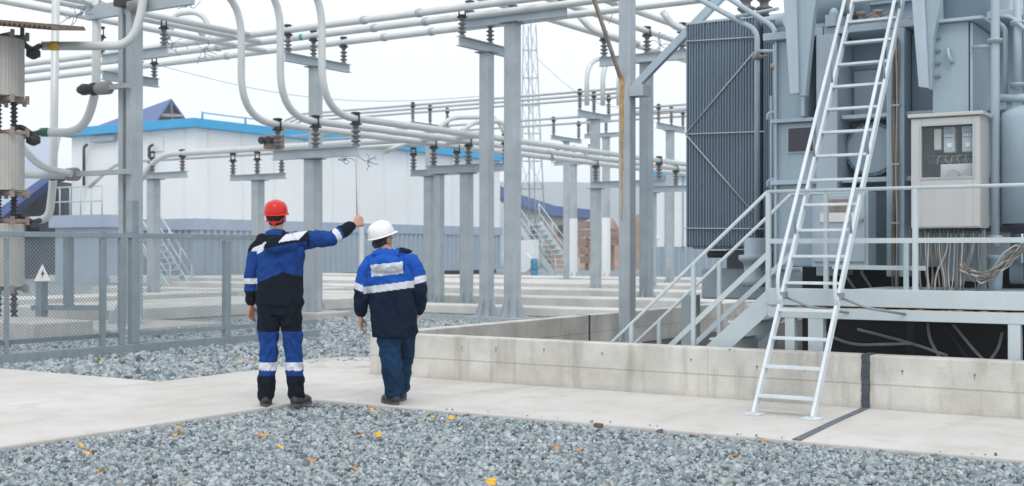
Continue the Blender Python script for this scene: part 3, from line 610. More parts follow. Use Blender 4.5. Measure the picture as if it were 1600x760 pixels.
# hoses under platform
for k,(p0,p1,p2,lab) in enumerate((((1340,515),(1420,535),(1480,556),'grey hose sloping through the dark gap under the platform'),((1478,508),(1500,545),(1512,560),'grey hose hanging straight down in the dark gap under the platform'),((1490,508),(1520,545),(1536,562),'curved grey hose left of the platform leg in the dark gap'),((1566,520),(1560,545),(1548,562),'short hose end beside the right platform leg'),((1285,520),(1330,540),(1425,537),'long slack hose from the left into the dark gap'),((1450,506),(1452,530),(1470,562),'thin hose near the dark upright under the platform'))):
    b=M(); b.tube(fillet([PB(*p0,1.0),PB(*p1,.9),PB(*p2,.85)],.3),.014,8); tag(b.build('hose','cable_light' if k!=1 else 'dark_steel'),lab,'hose')
b=M(); xx=PB(1422,0,1.1).x; b.box((xx-.03,1.1,.03),(xx+.03,1.16,.80)); b.build('stanchion','dark_steel',pf)
# ------------------------------------------------------------------ bus supports, insulators, pipes
def insulator(par,q,hh=.42,r=.085,axis=(0,0,1),pr=.085,cl=True,nm='insulator',sh=3,col='porcelain'):
    prf=[(0,r*.75),(hh*.08,r*.75),(hh*.1,r*.42)]
    for k in range(sh):
        z=hh*(.14+.62*k/sh); prf+=[(z,r*.45),(z+hh*.07,r),(z+hh*.10,r),(z+hh*.15,r*.45)]
    prf+=[(hh*.8,r*.45),(hh*.82,r*.7),(hh*.93,r*.7)]
    b=M(); b.lathe(q,axis,prf,12); o=b.build(nm,col,par)
    if cl:
        ax=Vector(axis).normalized(); c=Vector(q)+ax*(hh*.93)
        b=M(); b.lathe(c,axis,[(0,r*1.25),(.025,r*1.25),(.03,r*.8),(.06,r*.9)],10)
        top=c+ax*(.05+2*pr); b.lathe(top,axis,[(0,r*.7),(.02,r*1.05),(.05,r*.9),(.06,.02)],10)
        sx=Vector((1,0,0)) if abs(ax.z)>.5 else Vector((0,1,0))
        for s_ in (-1,1): b.tube([c+sx*s_*r*.95,top+sx*s_*r*.8],.016,6)
        b.build('clamp','black_clamp',o)
    return o
IB=dict()
def ibeam(par,a,b_,hh=.20,ww=.14,name='crossbeam',m_='beam_paint'):
    a=Vector(a); b_=Vector(b_); b=M(); t=.014
    b.bar(a+Vector((0,0,hh/2-t/2)),b_+Vector((0,0,hh/2-t/2)),ww,t); b.bar(a-Vector((0,0,hh/2-t/2)),b_-Vector((0,0,hh/2-t/2)),ww,t); b.bar(a,b_,.02,hh-2*t)
    return b.build(name,m_,par)
def post(par,x,y,z1,w=.24,z0=.0,m_='galvanised',base=True):
    b=M(); b.box((x-w/2,y-w/2,z0),(x+w/2,y+w/2,z1)); b.build('post',m_,par,bevel=.02)
    b=M(); b.box((x-w*.8,y-w*.8,z1),(x+w*.8,y+w*.8,z1+.02)); b.build('cap_plate','galvanised_dark',par)
    if base:
        b=M(); b.box((x-w*1.5,y-w*1.5,z0),(x+w*1.5,y+w*1.5,z0+.025))
        for dx,dy in ((1,0),(-1,0),(0,1),(0,-1)):
            p0=Vector((x+dx*w/2,y+dy*w/2,z0+.025)); p1=p0+Vector((dx,dy,0))*w*.9; p2=p0+Vector((0,0,w*1.7)); n_=Vector((dy,dx,0))*.012
            b.prism([p0-n_/2,p1-n_/2,p2-n_/2],n_)
        b.build('base_plate','galvanised',par)
def support(label,x,y,zb,dirn,l0,l1,w=.24,ins=(),hh=.2,ih=.46,ir=.085,pr=.085,extra=None,m_='galvanised',bw=.14,group='galvanised bus supports',base=True,white=None,col='porcelain'):
    """post at x,y; crossbeam centre z zb along dirn from l0 to l1 (world coord along the axis); insulators at coords ins"""
    s=empty('bus_support',(x,y,0),label,'bus support',group)
    post(s,x,y,zb-hh/2-.02,w,m_=m_,base=base)
    if white:
        b=M(); b.box((x-w/2-.004,y-w/2-.004,.03),(x+w/2+.004,y+w/2+.004,white)); b.build('painted_band','white_panel',s)
    P=(lambda t:(t,y,zb)) if dirn=='x' else (lambda t:(x,t,zb))
    ibeam(s,P(l0),P(l1),hh,bw)
    for t in ins:
        q=Vector(P(t))+Vector((0,0,hh/2)); insulator(s,q,ih,ir,pr=pr,col=col)
    return s
PR=.075
# S1: the low bus support between the two men
y1=8.5; ins1=[PB(px,0,y1).x for px in (434,493,556)]; zb1=PB(489,240,y1).z; ih=.46
s1=support('square steel post with a wide crossbeam standing between the two workers',-8.5,y1,zb1,'x',PB(427,0,y1).x,PB(560,0,y1).x,.26,ins1,.2,ih,.10,PR)
b=M(); b.box((-9.2,y1-.55,.004),(-7.9,y1+.55,.17)); tag(b.build('concrete_footing','concrete_edge',bevel=.02),'concrete footing under the post between the two workers','footing')
zbus=zb1+.1+ih*.93+.05+PR
# S2
y2=14.0; ins2=[PB(px,0,y2).x for px in (681,732,783)]
s2=support('low support with two posts and a short beam right of the white-helmeted worker',PB(729,0,y2).x,y2,zb1,'x',PB(668,0,y2).x,PB(798,0,y2).x,.25,ins1,.2,ih,.10,PR)
post(s2,PB(686,0,y2).x,y2,zb1-.12,.20)
y2b=15.0
s2b=support('low bus support with a double post just behind the worker in the white helmet',PB(672,0,y2b).x,y2b,PB(672,270,y2b).z,'x',PB(642,0,y2b).x,PB(742,0,y2b).x,.25,[PB(px,0,y2b).x for px in (646,714)],.16,.42,.09,.05)
# S3.. far low bus supports
def ypa(px,x): return PA(px,0,x).y
y3=ypa(1028,ins1[2]); 
s3=support('far low bus support whose beam passes behind the rust-streaked post',PB(931,0,22.25).x,22.25,zb1,'x',PB(924,0,22.25).x,PB(1040,0,22.25).x,.26,ins1,.2,ih,.10,PR,white=None)
s3c=support('far low bus support close against the radiator edge',ins1[0]+.2,ypa(1056,ins1[1]),zb1,'x',ins1[0],ins1[2],.24,[ins1[1]],.2,ih,.10,PR)
# risers feeding the low bus (three phases)
ptop=9.2
names=('leftmost','middle','rightmost')
for i,(x,pxv) in enumerate(zip(ins1,(377,438,503))):
    yv=ypa(pxv,x)
    zt=H+(HY-(-8,-20,-25)[i])/F_*((x-KX)*RD+(yv-KY)*VD)+ (0.05)
    b=M(); b.tube(fillet([(x,yv-6,zt+.02),(x,yv,zt),(x,yv,zbus),(x,40,zbus)],.95,10),PR,14)
    tag(b.build('bus_pipe','pipe'),f'{names[i]} of the three white pipes that bend down over the red-helmeted worker and run right',"bus pipe",'white low bus pipes with risers')
# A and B: high bus along x, three pipes
xA=-10.8; insA=[PA(px,0,xA).y for px in (450,490,537)]; zbA=5.83
support('high bus support behind the post between the two workers',xA,11.16,zbA,'y',PA(445,0,xA).y,PA(546,0,xA).y,.24,insA,.2,.42,.09,PR)
zhb=zbA+.1+.42*.93+.05+PR
xB=-6.05
support('tall support right of centre whose crossbeam slopes away, carrying the upper pipes',xB,11.28,zbA-.06,'y',PA(717,0,xB).y,PA(800,0,xB).y,.24,[PA(722,0,xB).y,PA(766,0,xB).y],.2,.42,.09,PR)
for i,y in enumerate(insA):
    b=M(); b.tube([(-48,y,zhb),(10,y,zhb)],.078,12); tag(b.build('bus_pipe','pipe'),('nearest and highest','middle','farthest and lowest')[i]+' of the three long white pipes crossing the top of the yard','bus pipe','high white bus pipes crossing the yard')
for i,o_ in enumerate([o for o in bpy.data.objects if o.name.startswith('bus_pipe') and 'crossing the top' in o.get('label','')]):
    for px in (325+14*i,566+16*i,652+10*i):
        xx=PB(px,0,insA[i]).x; b=M(); b.tube([(xx,insA[i],zhb),(xx+.10,insA[i],zhb)],.094,14); b.build('coupling','pipe_grey',o_)
for i,(px,py,cm) in enumerate(((465,62,'cyan_band'),)):
    q=PA(px,0,xA); b=M(); b.tube([(-11.2,insA[1],zhb),(-11.1,insA[1],zhb)],.08,12); tag(b.build('phase_band',cm),'small turquoise phase band on the middle high pipe','band')
# left high support (behind the left column)
xG=-13.6; yG=10.6
q=A(204,88,27.5); 
sg=support('high bus support half hidden behind the left column',q.x,q.y,q.z,'x',PB(160,0,q.y).x,PB(262,0,q.y).x,.26,[PB(256,0,q.y).x,PB(158,0,q.y).x],.22,.42,.09,PR)
zq=PA(204,124,q.x).z; ya_,yb3=PA(160,0,q.x).y,PA(247,0,q.x).y; ibeam(sg,(q.x,ya_,zq),(q.x,yb3,zq)); insulator(sg,(q.x,PA(241,0,q.x).y,zq+.1),.34,.08)
# pipes joining along y at left top
for i,(pa_,pb_) in enumerate((((-60,8),(340,57)),((-60,22),(300,73)),((-40,-12),(230,38)))):
    D1=28; q1=A(pb_[0],pb_[1],D1); xx=q1.x; q0=PA(pa_[0],0,xx)
    b=M(); b.tube([(xx,q0.y,zhb-.0 if i else zhb+.0),(xx,insA[min(i,2)]+.02,zhb)],.07,12); tag(b.build('bus_pipe','pipe'),('rightmost','middle','leftmost')[i]+' of the white pipes running back at the top left behind the left column','bus pipe','white pipes at the top left')
for i,(p0,p1,p2,p3) in enumerate((((262,62),(268,22),(315,18),(332,54)),((255,68),(275,32),(300,30),(318,58)))):
    D1=29+i*1.2; b=M(); b.tube(fillet([A(*p0,D1),A(*p1,D1),A(*p2,D1),A(*p3,D1)],.6,8),.065,12); tag(b.build('jumper_pipe','pipe'),('larger','smaller')[i]+' arched jumper pipe above the left building','jumper pipe')
# C and E: high supports, bus along y
xC=-5.31; yC=11.15; zbC=6.33
lC=(PB(720,0,yC).x,PB(886,0,yC).x); iC=[PB(px,0,yC).x for px in (734,801,878)]
support('tallest square post near the centre with a long level crossbeam on top',xC,yC,zbC,'x',lC[0],lC[1],.27,iC,.24,.5,.11,PR)
xE,yE=-5.45,17.8
q=PB(1010,90,yE); support('tall square post just right of the rust-streaked post with an upper crossbeam',q.x,yE,zbC+.03,'x',PB(937,0,yE).x,PB(1075,0,yE).x,.28,[PB(944,0,yE).x,PB(1011,0,yE).x,PB(1066,0,yE).x],.24,.46,.11,PR,m_='galvanised_dark')
zcb=zbC+.12+.5*.93+.05+PR
for i,px in enumerate((944,1011,1066)):
    x=PB(px,0,yE).x; b=M(); b.tube([(x,yC-1.2 if i==0 else 9.5,zcb-.0),(x,26,zcb)],PR,12); tag(b.build('bus_pipe','pipe'),names[i]+' of the three upper white pipes running back over the centre right','bus pipe','upper pipes over the centre right')
for i,px in enumerate((917,942,967)):
    D1=38.; q=A(px,165,D1); q1=A(px,92,D1); q2=A(px+40,82,D1)
    b=M(); b.tube(fillet([q,q1,q2+Vector((0,3,.2))],.7,8),.075,12); tag(b.build('drop_pipe','pipe'),names[i]+' of the three vertical drop pipes left of the rust-streaked post','bus pipe','vertical drop pipes')
for i,(a0,a1,a2,D1) in enumerate((((905,25),(925,48),(1000,70),27.),((1035,18),(1050,40),(1100,58),25.))):
    b=M(); b.tube(fillet([A(*a0,D1),A(*a1,D1),A(*a2,D1)],.5),.07,12); tag(b.build('jumper_pipe','pipe'),('curved jumper pipe just left of the rust-streaked post at the top','curved jumper pipe just right of the rust-streaked post at the top')[i],'jumper pipe')
# D: the rust-streaked post of the transformer gantry
xD=.55; qD=PA(980,0,xD); yD=qD.y
gd=empty('gantry_post',(xD,yD,0),'tall pale post with a rust streak, standing inside the low wall','post')
post(gd,xD,yD,7.2,.19,z0=.03)
b=M(); pts=[]
zz0=PA(974,118,xD).z; zz1=PA(974,345,xD).z
for k in range(15):
    t_=k/14; pts.append((xD-.095+.06+.007*math.sin(k*1.7),yD-.098,zz0+(zz1-zz0)*t_))
for a0,a1,k in zip(pts[:-1],pts[1:],range(14)): b.bar(a0,a1,.075*(1-k/16),.003,(0,1,0))
b.build('rust_streak','rust_orange',gd)
b=M(); b.bar(PA(928,-30,xD)+Vector((0,-.2,0)),(xD-.05,yD-.12,zz0-.02),.035,.06); b.build('rusty_brace','bracket_tan',gd)
b=M(); q0=PB(992,136,yD); q1=PB(1190,-70,yD); b.bar((q0.x,yD,q0.z),(q1.x,yD,q1.z),.09,.11); b.build('brace','tank_light',gd,bevel=.004)
b=M(); q0=PB(985,142,yD-.1); b.cbox((q0.x+.1,yD,q0.z),(.22,.24,.16)); b.build('gusset_plate','galvanised',gd)
# F: left double column with horizontal insulators
xF,yF_=-9.15,4.36
ff=empty('column_frame',(xF,yF_,0),'broad twin-channel steel column at left with side-mounted insulators','column')
b=M(); b.box((xF-.17,yF_-.13,.0),(xF-.05,yF_+.13,6.6)); b.box((xF+.06,yF_-.15,.0),(xF+.20,yF_+.13,6.6)); b.build('post','galvanised',ff,bevel=.012)
b=M(); b.box((xF-.05,yF_+.02,.0),(xF+.06,yF_+.10,6.6)); b.build('web','galvanised_dark',ff)
b=M()
for s_ in (-1,1): b.prism([(xF+s_*.19,yF_-.1,.03),(xF+s_*.55,yF_-.1,.03),(xF+s_*.19,yF_-.1,.5)],(0,.02,0))
b.box((xF-.5,yF_-.3,0),(xF+.5,yF_+.3,.03)); b.build('base_plate','galvanised',ff)
def harm(z,l_arm,thick=.09,front=-.24,tone='galvanised'):
    # arm along -x then insulator pointing left with a dark clamp
    x_=xF-.2; b=M(); b.box((x_-l_arm,yF_+front-.05,z-thick/2),(xF+.26,yF_+front+.04,z+thick/2)); b.build('arm',tone,ff,bevel=.004)
    ax=(-1,0,0); q=Vector((x_-l_arm,yF_+front,z)); hh=.42; r=.125
    b=M(); b.lathe(q,ax,[(0,.10),(.03,.10),(.035,r),(.13,r),(.15,r*.8),(.2,r),(.28,r*.95),(.3,.09),(.36,.09)],16); ins=b.build('insulator','porcelain_grey',ff)
    b=M(); b.lathe(q+Vector((-.36,0,0)),ax,[(0,.09),(.05,.12),(.12,.12),(.14,.08),(.22,.09),(.34,.10),(.42,.03)],12); b.lathe(q+Vector((-.36,-.03,0)),(-1,-.1,0),[(0,.05),(.1,.09),(.3,.11),(.42,.06),(.46,.02)],10); b.build('clamp','black_clamp',ins)
    return q+Vector((-.6,0,0))
zA_=PB(165,272,yF_).z; zB_=PB(180,140,yF_).z; zC_=PB(225,12,yF_).z
hA=harm(zA_,.95); hB=harm(zB_,.05)
b=M(); b.box((PB(140,0,yF_).x,yF_-.10,zC_-.09),(PB(330,0,yF_).x-.4,yF_+.0,zC_+.16)); b.build('top_arm','beam_paint',ff)
b=M(); q=Vector((xF+.25,yF_-.2,zC_+.02)); b.lathe(q,(1,0,0),[(0,.1),(.05,.13),(.2,.13),(.22,.1),(.35,.1)],14); ins=b.build('insulator','porcelain_grey',ff)
b=M(); b.cbox(q+Vector((-.06,-.02,.06)),(.5,.2,.13)); b.build('clamp','black_clamp',ins)
# left pipes
def lpipe(pxs,D,r,label,m_='pipe',rad=.55,band=None):
    pts=[A(px,py,D) for px,py in pxs]; b=M(); b.tube(fillet(pts,rad,9),r,14); o=tag(b.build('bus_pipe',m_),label,'bus pipe')
    if band:
        q0=A(band[0],band[1],D); q1=A(band[2],band[3],D); b=M(); b.tube([q0,q1],r+.004,14); b.build('phase_band',band[4],o)
    return o
DL=21.7
lpipe([(66,72),(205,72),(224,12),(226,-60)],DL,.078,'white pipe with a yellow band curving up beside the left column','pipe',.62,(79,72,92,72,'yellow_band'))
lpipe([(62,207),(128,208),(150,150),(152,-60)],DL+1.2,.080,'white pipe with a green band rising left of the left column','pipe',.62,(65,207,76,207,'green_band'))
lpipe([(40,345),(76,344),(83,290),(88,-60)],DL+1.9,.075,'tall straight vertical pipe at far left with its foot bent toward the stacked coils','pipe',.4)
lpipe([(28,222),(62,262),(112,272)],DL+.8,.065,'short slanting white pipe below the green-banded pipe','pipe',.6)
lpipe([(30,273),(112,275)],DL+1.2,.07,'short level white pipe reaching the lower side insulator','pipe')
# reactor stack
DR=21.; qr=A(-4,393,DR)
rs=empty('reactor_stack',(qr.x,qr.y,0),'stack of pale ribbed reactor coils on insulators under a rusty canopy','reactor')
def zr(py): return A(0,py,DR).z
rr=.43
for y0p,y1p in ((152,62),(298,212),(447,350)):
    z0,z1=zr(y0p),zr(y1p); b=M(); n=44; prf=[]
    vs=[]
    for zz in (z0,z1):
        for k in range(n*2):
            a=2*math.pi*k/(2*n); r_=rr*(1 if k%2 else .985); vs.append((qr.x+r_*math.cos(a),qr.y+r_*math.sin(a),zz))
    N=2*n; b.add(vs,[(k,(k+1)%N,N+(k+1)%N,N+k) for k in range(N)]+[tuple(range(N))[::-1],tuple(range(N,2*N))]); b.build('coil','reactor_body',rs)
    for zz in (z0-.05,z1+.05):
        b=M()
        for k in range(4):
            a=math.pi*k/4+YAW+.1; d=Vector((math.cos(a),math.sin(a),0))*(rr+.06); b.bar(Vector((qr.x,qr.y,zz))-d,Vector((qr.x,qr.y,zz))+d,.05,.06)
            for s_ in (-1,1): b.cbox(Vector((qr.x,qr.y,zz))+d*s_,(.05,.05,.14))
        b.build('spider_bracket','bracket_tan',rs)
for z0,z1 in ((zr(350)+.08,zr(298)-.08),(zr(212)+.08,zr(152)-.08),(.05,zr(447)-.08)):
    for k in range(4):
        a=math.pi*k/2+YAW+.35; q=Vector((qr.x+math.cos(a)*.26,qr.y+math.sin(a)*.26,z0)); n=7; hh=z1-z0; prf=[(0,.05)]
        for s_ in range(n): prf+=[(hh*(s_+.2)/n,.04),(hh*(s_+.5)/n,.075),(hh*(s_+.8)/n,.04)]
        b=M(); b.lathe(q,(0,0,1),prf+[(hh,.05)],12); b.build('insulator','black_clamp',rs)
for py,pc in ((75,72),(207,207),(345,345)):
    q0=A(34,py-8,DR+.2); q1=A(62,pc,DR+.6); b=M(); b.tube(fillet([q0+Vector((-.15,0,.0)),q0,A(50,py+4,DR+.4),q1],.1),[.05]*20 if False else .05,10); b.lathe(A(52,pc+12,DR+.4),(0,0,1),[(-.1,.03),(-.05,.12),(.05,.12),(.1,.05)],12); b.build('terminal','black_clamp',rs)
b=M(); zc=zr(36); xc,yc=qr.x,qr.y
n=60; W2=1.25
vs=[];
for k in range(n+1):
    t_=-W2+2*W2*k/n; zz=zc+.03*(1 if k%2 else -1)+.0
    for s_ in (-1,1): vs.append(Vector((xc,yc,zz))+Vector((RX,VX,0))*t_*.98+Vector((RD,VD,0))*s_*.8+Vector((0,0,-.10*t_/W2+.14*s_)))
b.add(vs,[(2*k,2*k+1,2*k+3,2*k+2) for k in range(n)]); b.add([v+Vector((0,0,.012)) for v in vs],[(2*k,2*k+2,2*k+3,2*k+1) for k in range(n)]); cn=b.build('canopy','rusty_brown',rs)
for t_ in (-.3,.42): b=M(); b.bar(Vector((xc,yc,zr(62)+.05))+Vector((RX,VX,0))*t_,Vector((xc,yc,zc))+Vector((RX,VX,0))*t_,.05,.05); b.build('canopy_post','dark_steel',rs)
# low cross bus (along x) with its own supports
yl=13.5; zl=PB(400,245,yl).z; 
sl_=support('low bus support standing behind the fence, right of the left column',PB(240,0,yl).x,yl,PB(260,274,yl).z,'x',PB(222,0,yl).x,PB(292,0,yl).x,.28,[PB(285,0,yl).x,PB(238,0,yl).x],.18,.42,.09,.06)
sl2=support('low bus support rising behind the red helmet',PB(403,0,yl).x,yl,PB(400,277,yl).z,'x',PB(360,0,yl).x,PB(446,0,yl).x,.26,[PB(px,0,yl).x for px in (364,402,440)],.16,.40,.09,.06)
zl=PB(260,274,yl).z+.09+.42*.93+.05+.06
for i,(yy,dz) in enumerate(((yl,0),(yl+1.0,-.02))):
    b=M(); pts=[PB(218 if not i else 140,278,yy),PB(232 if not i else 165,262,yy),(PB(258 if not i else 190,0,yy).x,yy,zl+dz),(PB(760,0,yy).x,yy,zl+dz)]
    pts[0]=Vector((pts[0].x,yy,zl-.75)); pts[1]=Vector((PB(236 if not i else 168,0,yy).x,yy,zl-.25)); b.tube(fillet(pts,.5),.085-.02*i,12); tag(b.build('bus_pipe','pipe'),('front','rear')[i]+' of the two low white pipes crossing in front of the white building','bus pipe','low cross pipes')
# jumper arches near support 2
for i,(p0,p1,p2,p3) in enumerate((((686,200),(704,184),(776,183),(790,212)),((722,205),(742,190),(784,190),(798,205)),((600,238),(640,222),(650,216),(700,214)))):
    b=M(); b.tube(fillet([A(*p0,31),A(*p1,31.5),A(*p2,32),A(*p3,32)],.5),.06,12); tag(b.build('jumper_pipe','pipe'),('long arched jumper pipe behind the tall centre posts','short arched jumper pipe behind the tall centre posts','low slanting jumper pipe left of the centre posts')[i],'jumper pipe')
# second high cross bus, farther back
Df=41.5; qf=A(930,180,Df); yf=qf.y
def far_support(px,py,D,pxs,pyb,label,w=.26,white=None,posty=True,ir=.075,ih_=.55):
    q=A(px,py,D); s=empty('bus_support',(q.x,q.y,0),label,'bus support','galvanised bus supports')
    if posty: post(s,q.x,q.y,q.z-.12,w)
    if white: b=M(); b.box((q.x-w/2-.004,q.y-w/2-.004,.03),(q.x+w/2+.004,q.y+w/2+.004,white)); b.build('painted_band','white_panel',s)
    a0=PA(pxs[0]-3,0,q.x); a1=PA(pxs[-1]+3,0,q.x); ibeam(s,(q.x,a0.y,q.z),(q.x,a1.y,q.z),.22)
    ys=[]
    for p_ in pxs:
        yy=PA(p_,0,q.x).y; ys.append(yy); insulator(s,(q.x,yy,q.z+.11),ih_,ir,pr=.04,sh=4)
    return q,ys
qf,ysf=far_support(930,182,Df,(906,928,951),0,'distant high bus support left of the rust-streaked post')
x2=PB(672,0,ysf[1]).x
D2=(x2-KX)*RD+(ysf[1]-KY)*VD
far_support(672,393-(qf.z-H)/D2*F_,D2,(645,672,699),0,'distant high bus support seen above the white building',posty=True)
for i,yy in enumerate(ysf):
    zz=qf.z+.11+.55*.93+.09; b=M(); b.tube([(PB(440,0,yy).x,yy,zz-.9),(PB(446,0,yy).x,yy,zz-.2),(PB(470,0,yy).x,yy,zz),(PB(1000,0,yy).x,yy,zz)],.045,10); tag(b.build('bus_pipe','pipe_grey'),('nearest','middle','farthest')[i]+' of the three thin distant pipes above the white building','bus pipe','thin distant pipes')
q4,ys4=far_support(1047,200,47,(1029,1049,1067),0,'distant high bus support at the radiator edge')
for i,yy in enumerate(ys4):
    zz=q4.z+.11+.55*.93+.09; b=M(); b.tube([(PB(985,0,yy).x,yy,zz),(PB(1150,0,yy).x,yy,zz)],.045,10); tag(b.build('bus_pipe','pipe_grey'),('nearest','middle','farthest')[i]+' of the three thin distant pipes at the radiator edge','bus pipe','thin pipes at the radiator')
for px,D,ztop,lab,wh in ((896,60,258,'slender distant post left of the twin distant posts',3.0),(947,55,215,'slender distant post with a white painted foot beside the rust-streaked post',2.9)):
    q=A(px,ztop,D); s=empty('bus_support',(q.x,q.y,0),lab,'bus support','galvanised bus supports'); post(s,q.x,q.y,q.z,.27)
    b=M(); b.box((q.x-.14,q.y-.14,.03),(q.x+.14,q.y+.14,wh)); b.build('painted_band','white_panel',s)
    ibeam(s,(q.x-1.1,q.y,q.z+.1),(q.x+1.1,q.y,q.z+.1),.2)
    for dx in (-1,0,1): insulator(s,(q.x+dx*.9,q.y,q.z+.2),.6,.09,pr=.04,sh=4)
q=A(885,222,50); s=empty('bus_support',(q.x,q.y,0),'distant bus support with two small insulators above the low pipes','bus support','galvanised bus supports'); post(s,q.x,q.y,q.z,.2)
ibeam(s,(q.x,q.y-1.2,q.z+.1),(q.x,q.y+1.2,q.z+.1),.16)
for dy in (-1,1): insulator(s,(q.x,q.y+dy,q.z+.18),.6,.08,pr=.04,sh=4)
for i,(z_,yy) in enumerate(((q.z+.85,q.y-1),(q.z+.85,q.y+1))):
    b=M(); b.tube([(q.x-14,yy,z_),(q.x+9,yy,z_)],.05,8); tag(b.build('bus_pipe','pipe_grey'),('nearer','farther')[i]+' thin distant pipe just above the low bus right of centre','bus pipe')
# yellow-tan instrument on s1 (current transformer)
q=PB(428,222,y1+.4); ct=empty('current_transformer',q,'small tan device with dark terminals left of the beam insulators','device')
b=M(); b.cbox(q,(.40,.26,.30)); b.build('casing','bracket_tan',ct,bevel=.03)
for dx in (-.12,.09): b=M(); b.lathe(q+Vector((dx,-.13,.02)),(0,-1,0),[(0,.07),(.06,.07),(.08,.04),(.12,.085),(.16,.07)],12); b.build('terminal','black_clamp',ct)
# bird-deterrent wire whorls
def whorl(q,label,r=.35,n=9):
    b=M()
    for k in range(n):
        d=Vector((random.uniform(-1,1),random.uniform(-1,1),random.uniform(-.9,.9))); p=Vector(q); pts=[p]
        for s_ in range(4): d=(d+Vector((random.uniform(-.9,.9),random.uniform(-.9,.9),random.uniform(-.9,.9)))).normalized(); p=p+d*r*.4; pts.append(p.copy())
        b.tube(fillet(pts,.1,2),.008,4)
    tag(b.build('wire_whorl','galvanised_dark'),label,'wire','tangled deterrent wires on the pipes')
for px,py,D,l in ((120,25,22.5,'upper left pipes behind the canopy'),(150,10,22.8,'top pipe left of the left column'),(272,68,27,'arched jumper pipe'),(318,78,27.5,'three pipes beside the arched jumper'),(540,250,25.8,'underside of the beam between the workers'),(575,252,26,'thin pipe right of the beam between the workers'),(862,243,30,'low bus right of the tallest post'),(912,240,33,'low bus beside the rust-streaked post'),(958,15,27,'upper pipes by the rusty brace'),(1032,72,28,'upper beam of the post right of the rust streak'),(295,8,24,'top edge right of the left column')):
    whorl(A(px,py,D),'tangle of thin wire on the '+l,.24 if py<200 else .15)
# hanging test lead and white standpipe near the pointing hand
b=M(); q0=A(556,245,24); q1=A(558,345,24); b.tube([q0,q1],.012,6); tag(b.build('hanging_cable','cable_light'),'thin grey line hanging down above the pointing hand','cable')
b=M(); D=27; b.tube(fillet([A(556,345,D),A(565,352,D),A(565,400,D),A(565,485,D)],.15),.05,10); tag(b.build('standpipe','white_trim'),'white standpipe between the pointing hand and the white helmet','pipe')
# ------------------------------------------------------------------ fence
xf=-4.62
fe=empty('mesh_fence',(xf,0,0),'grey steel framed chain-link fence with gate at left','fence')
ya,yb_=-5.5,4.3; zt=1.62
b=M(); b.box((xf-.035,ya,zt-.03),(xf+.035,yb_,zt+.035)); b.build('top_rail','fence_paint',fe,bevel=.004)
b=M(); b.box((xf-.03,ya,.03),(xf+.06,yb_,.16)); b.build('bottom_beam','fence_paint',fe,bevel=.006)
yg=PA(192,0,xf).y; yg2=PA(207,0,xf).y
b=M(); b.box((xf-.02,yg2+.1,.26),(xf+.02,yb_,.32)); b.build('lower_rail','fence_paint',fe)
b=M(); b.box((xf-.09,ya,.26),(xf-.05,yg-.04,.32)); b.build('gate_rail','fence_paint',fe)
for px,w,z1 in ((10,.05,1.6),(160,.07,1.6),(190,.08,1.64),(209,.12,1.9),(354,.10,1.6),(404,.07,1.6)):
    yy=PA(px,0,xf).y; b=M(); b.box((xf-w*.45,yy-w/2,.162),(xf+w*.45,yy+w/2,z1-.032 if z1<1.62 else zt-.031)); 
    if z1>1.7: b.box((xf-w*.45-.03,yy-w/2,zt+.036),(xf+w*.45-.02,yy+w/2,2.1))
    b.build('fence_post','fence_paint',fe,bevel=.006)
b=M(); st=.052; Hh=zt-.03-.17; n=int((yb_-ya+Hh)/st)
def clip(y0_,z0,y1_,z1):
    return (y0_,z0),(y1_,z1)
for k in range(n+1):
    for s_ in (1,-1):
        s0=ya-Hh+k*st if s_>0 else ya+k*st   # y at bottom
        p0=[s0,.17]; p1=[s0+s_*Hh,zt-.03]
        # clip to [ya,yb_]
        if s_<0 and False: pass
        a,bb=p0,p1; (l,r_)=(a,bb) if a[0]<bb[0] else (bb,a)
        if r_[0]<=ya or l[0]>=yb_: continue
        def cut(l,r_,Y): t_=(Y-l[0])/(r_[0]-l[0]); return [Y,l[1]+(r_[1]-l[1])*t_]
        if l[0]<ya: l=cut(l,r_,ya)
        if r_[0]>yb_: r_=cut(l,r_,yb_)
        if abs(r_[0]-l[0])<.02: continue
        xo=xf+.004*s_; b.tube([(xo,l[0],l[1]),(xo,r_[0],r_[1])],.0034,3,cap=False)
b.build('wire_mesh','fence_paint',fe)
yy=PA(62,0,xf).y; sq=Vector((xf+.05,yy,PA(62,428,xf).z))
b=M(); b.prism([(xf+.05,sq.y-.12,sq.z-.09),(xf+.05,sq.y+.12,sq.z-.09),(xf+.05,sq.y,sq.z+.12)],(.006,0,0)); sg_=b.build('warning_sign','sign_white'); tag(sg_,'white triangular warning sign with a dark bolt on the mesh fence','sign')
b=M(); b.prism([(xf+.057,sq.y+.01,sq.z+.06),(xf+.057,sq.y-.025,sq.z-.01),(xf+.057,sq.y-.0,sq.z-.01),(xf+.057,sq.y-.015,sq.z-.065),(xf+.057,sq.y+.028,sq.z+.015),(xf+.057,sq.y+.004,sq.z+.015)],(.002,0,0)); b.build('bolt_symbol','sign_mark',sg_)
# second guard frame seen through the fence
gf=empty('guard_frame',A(110,478,25),'grey tubular frame standing behind the mesh fence','frame')
for a0,a1,w_ in (((107,362),(107,477),.16),((161,362),(161,478),.10),((50,481),(165,481),.12),((318,400),(318,478),.001),((65,440),(65,495),.18)):
    b=M(); b.bar(A(*a0,24),A(*a1,24),w_,w_*.8); b.build('frame_bar','fence_paint',gf)
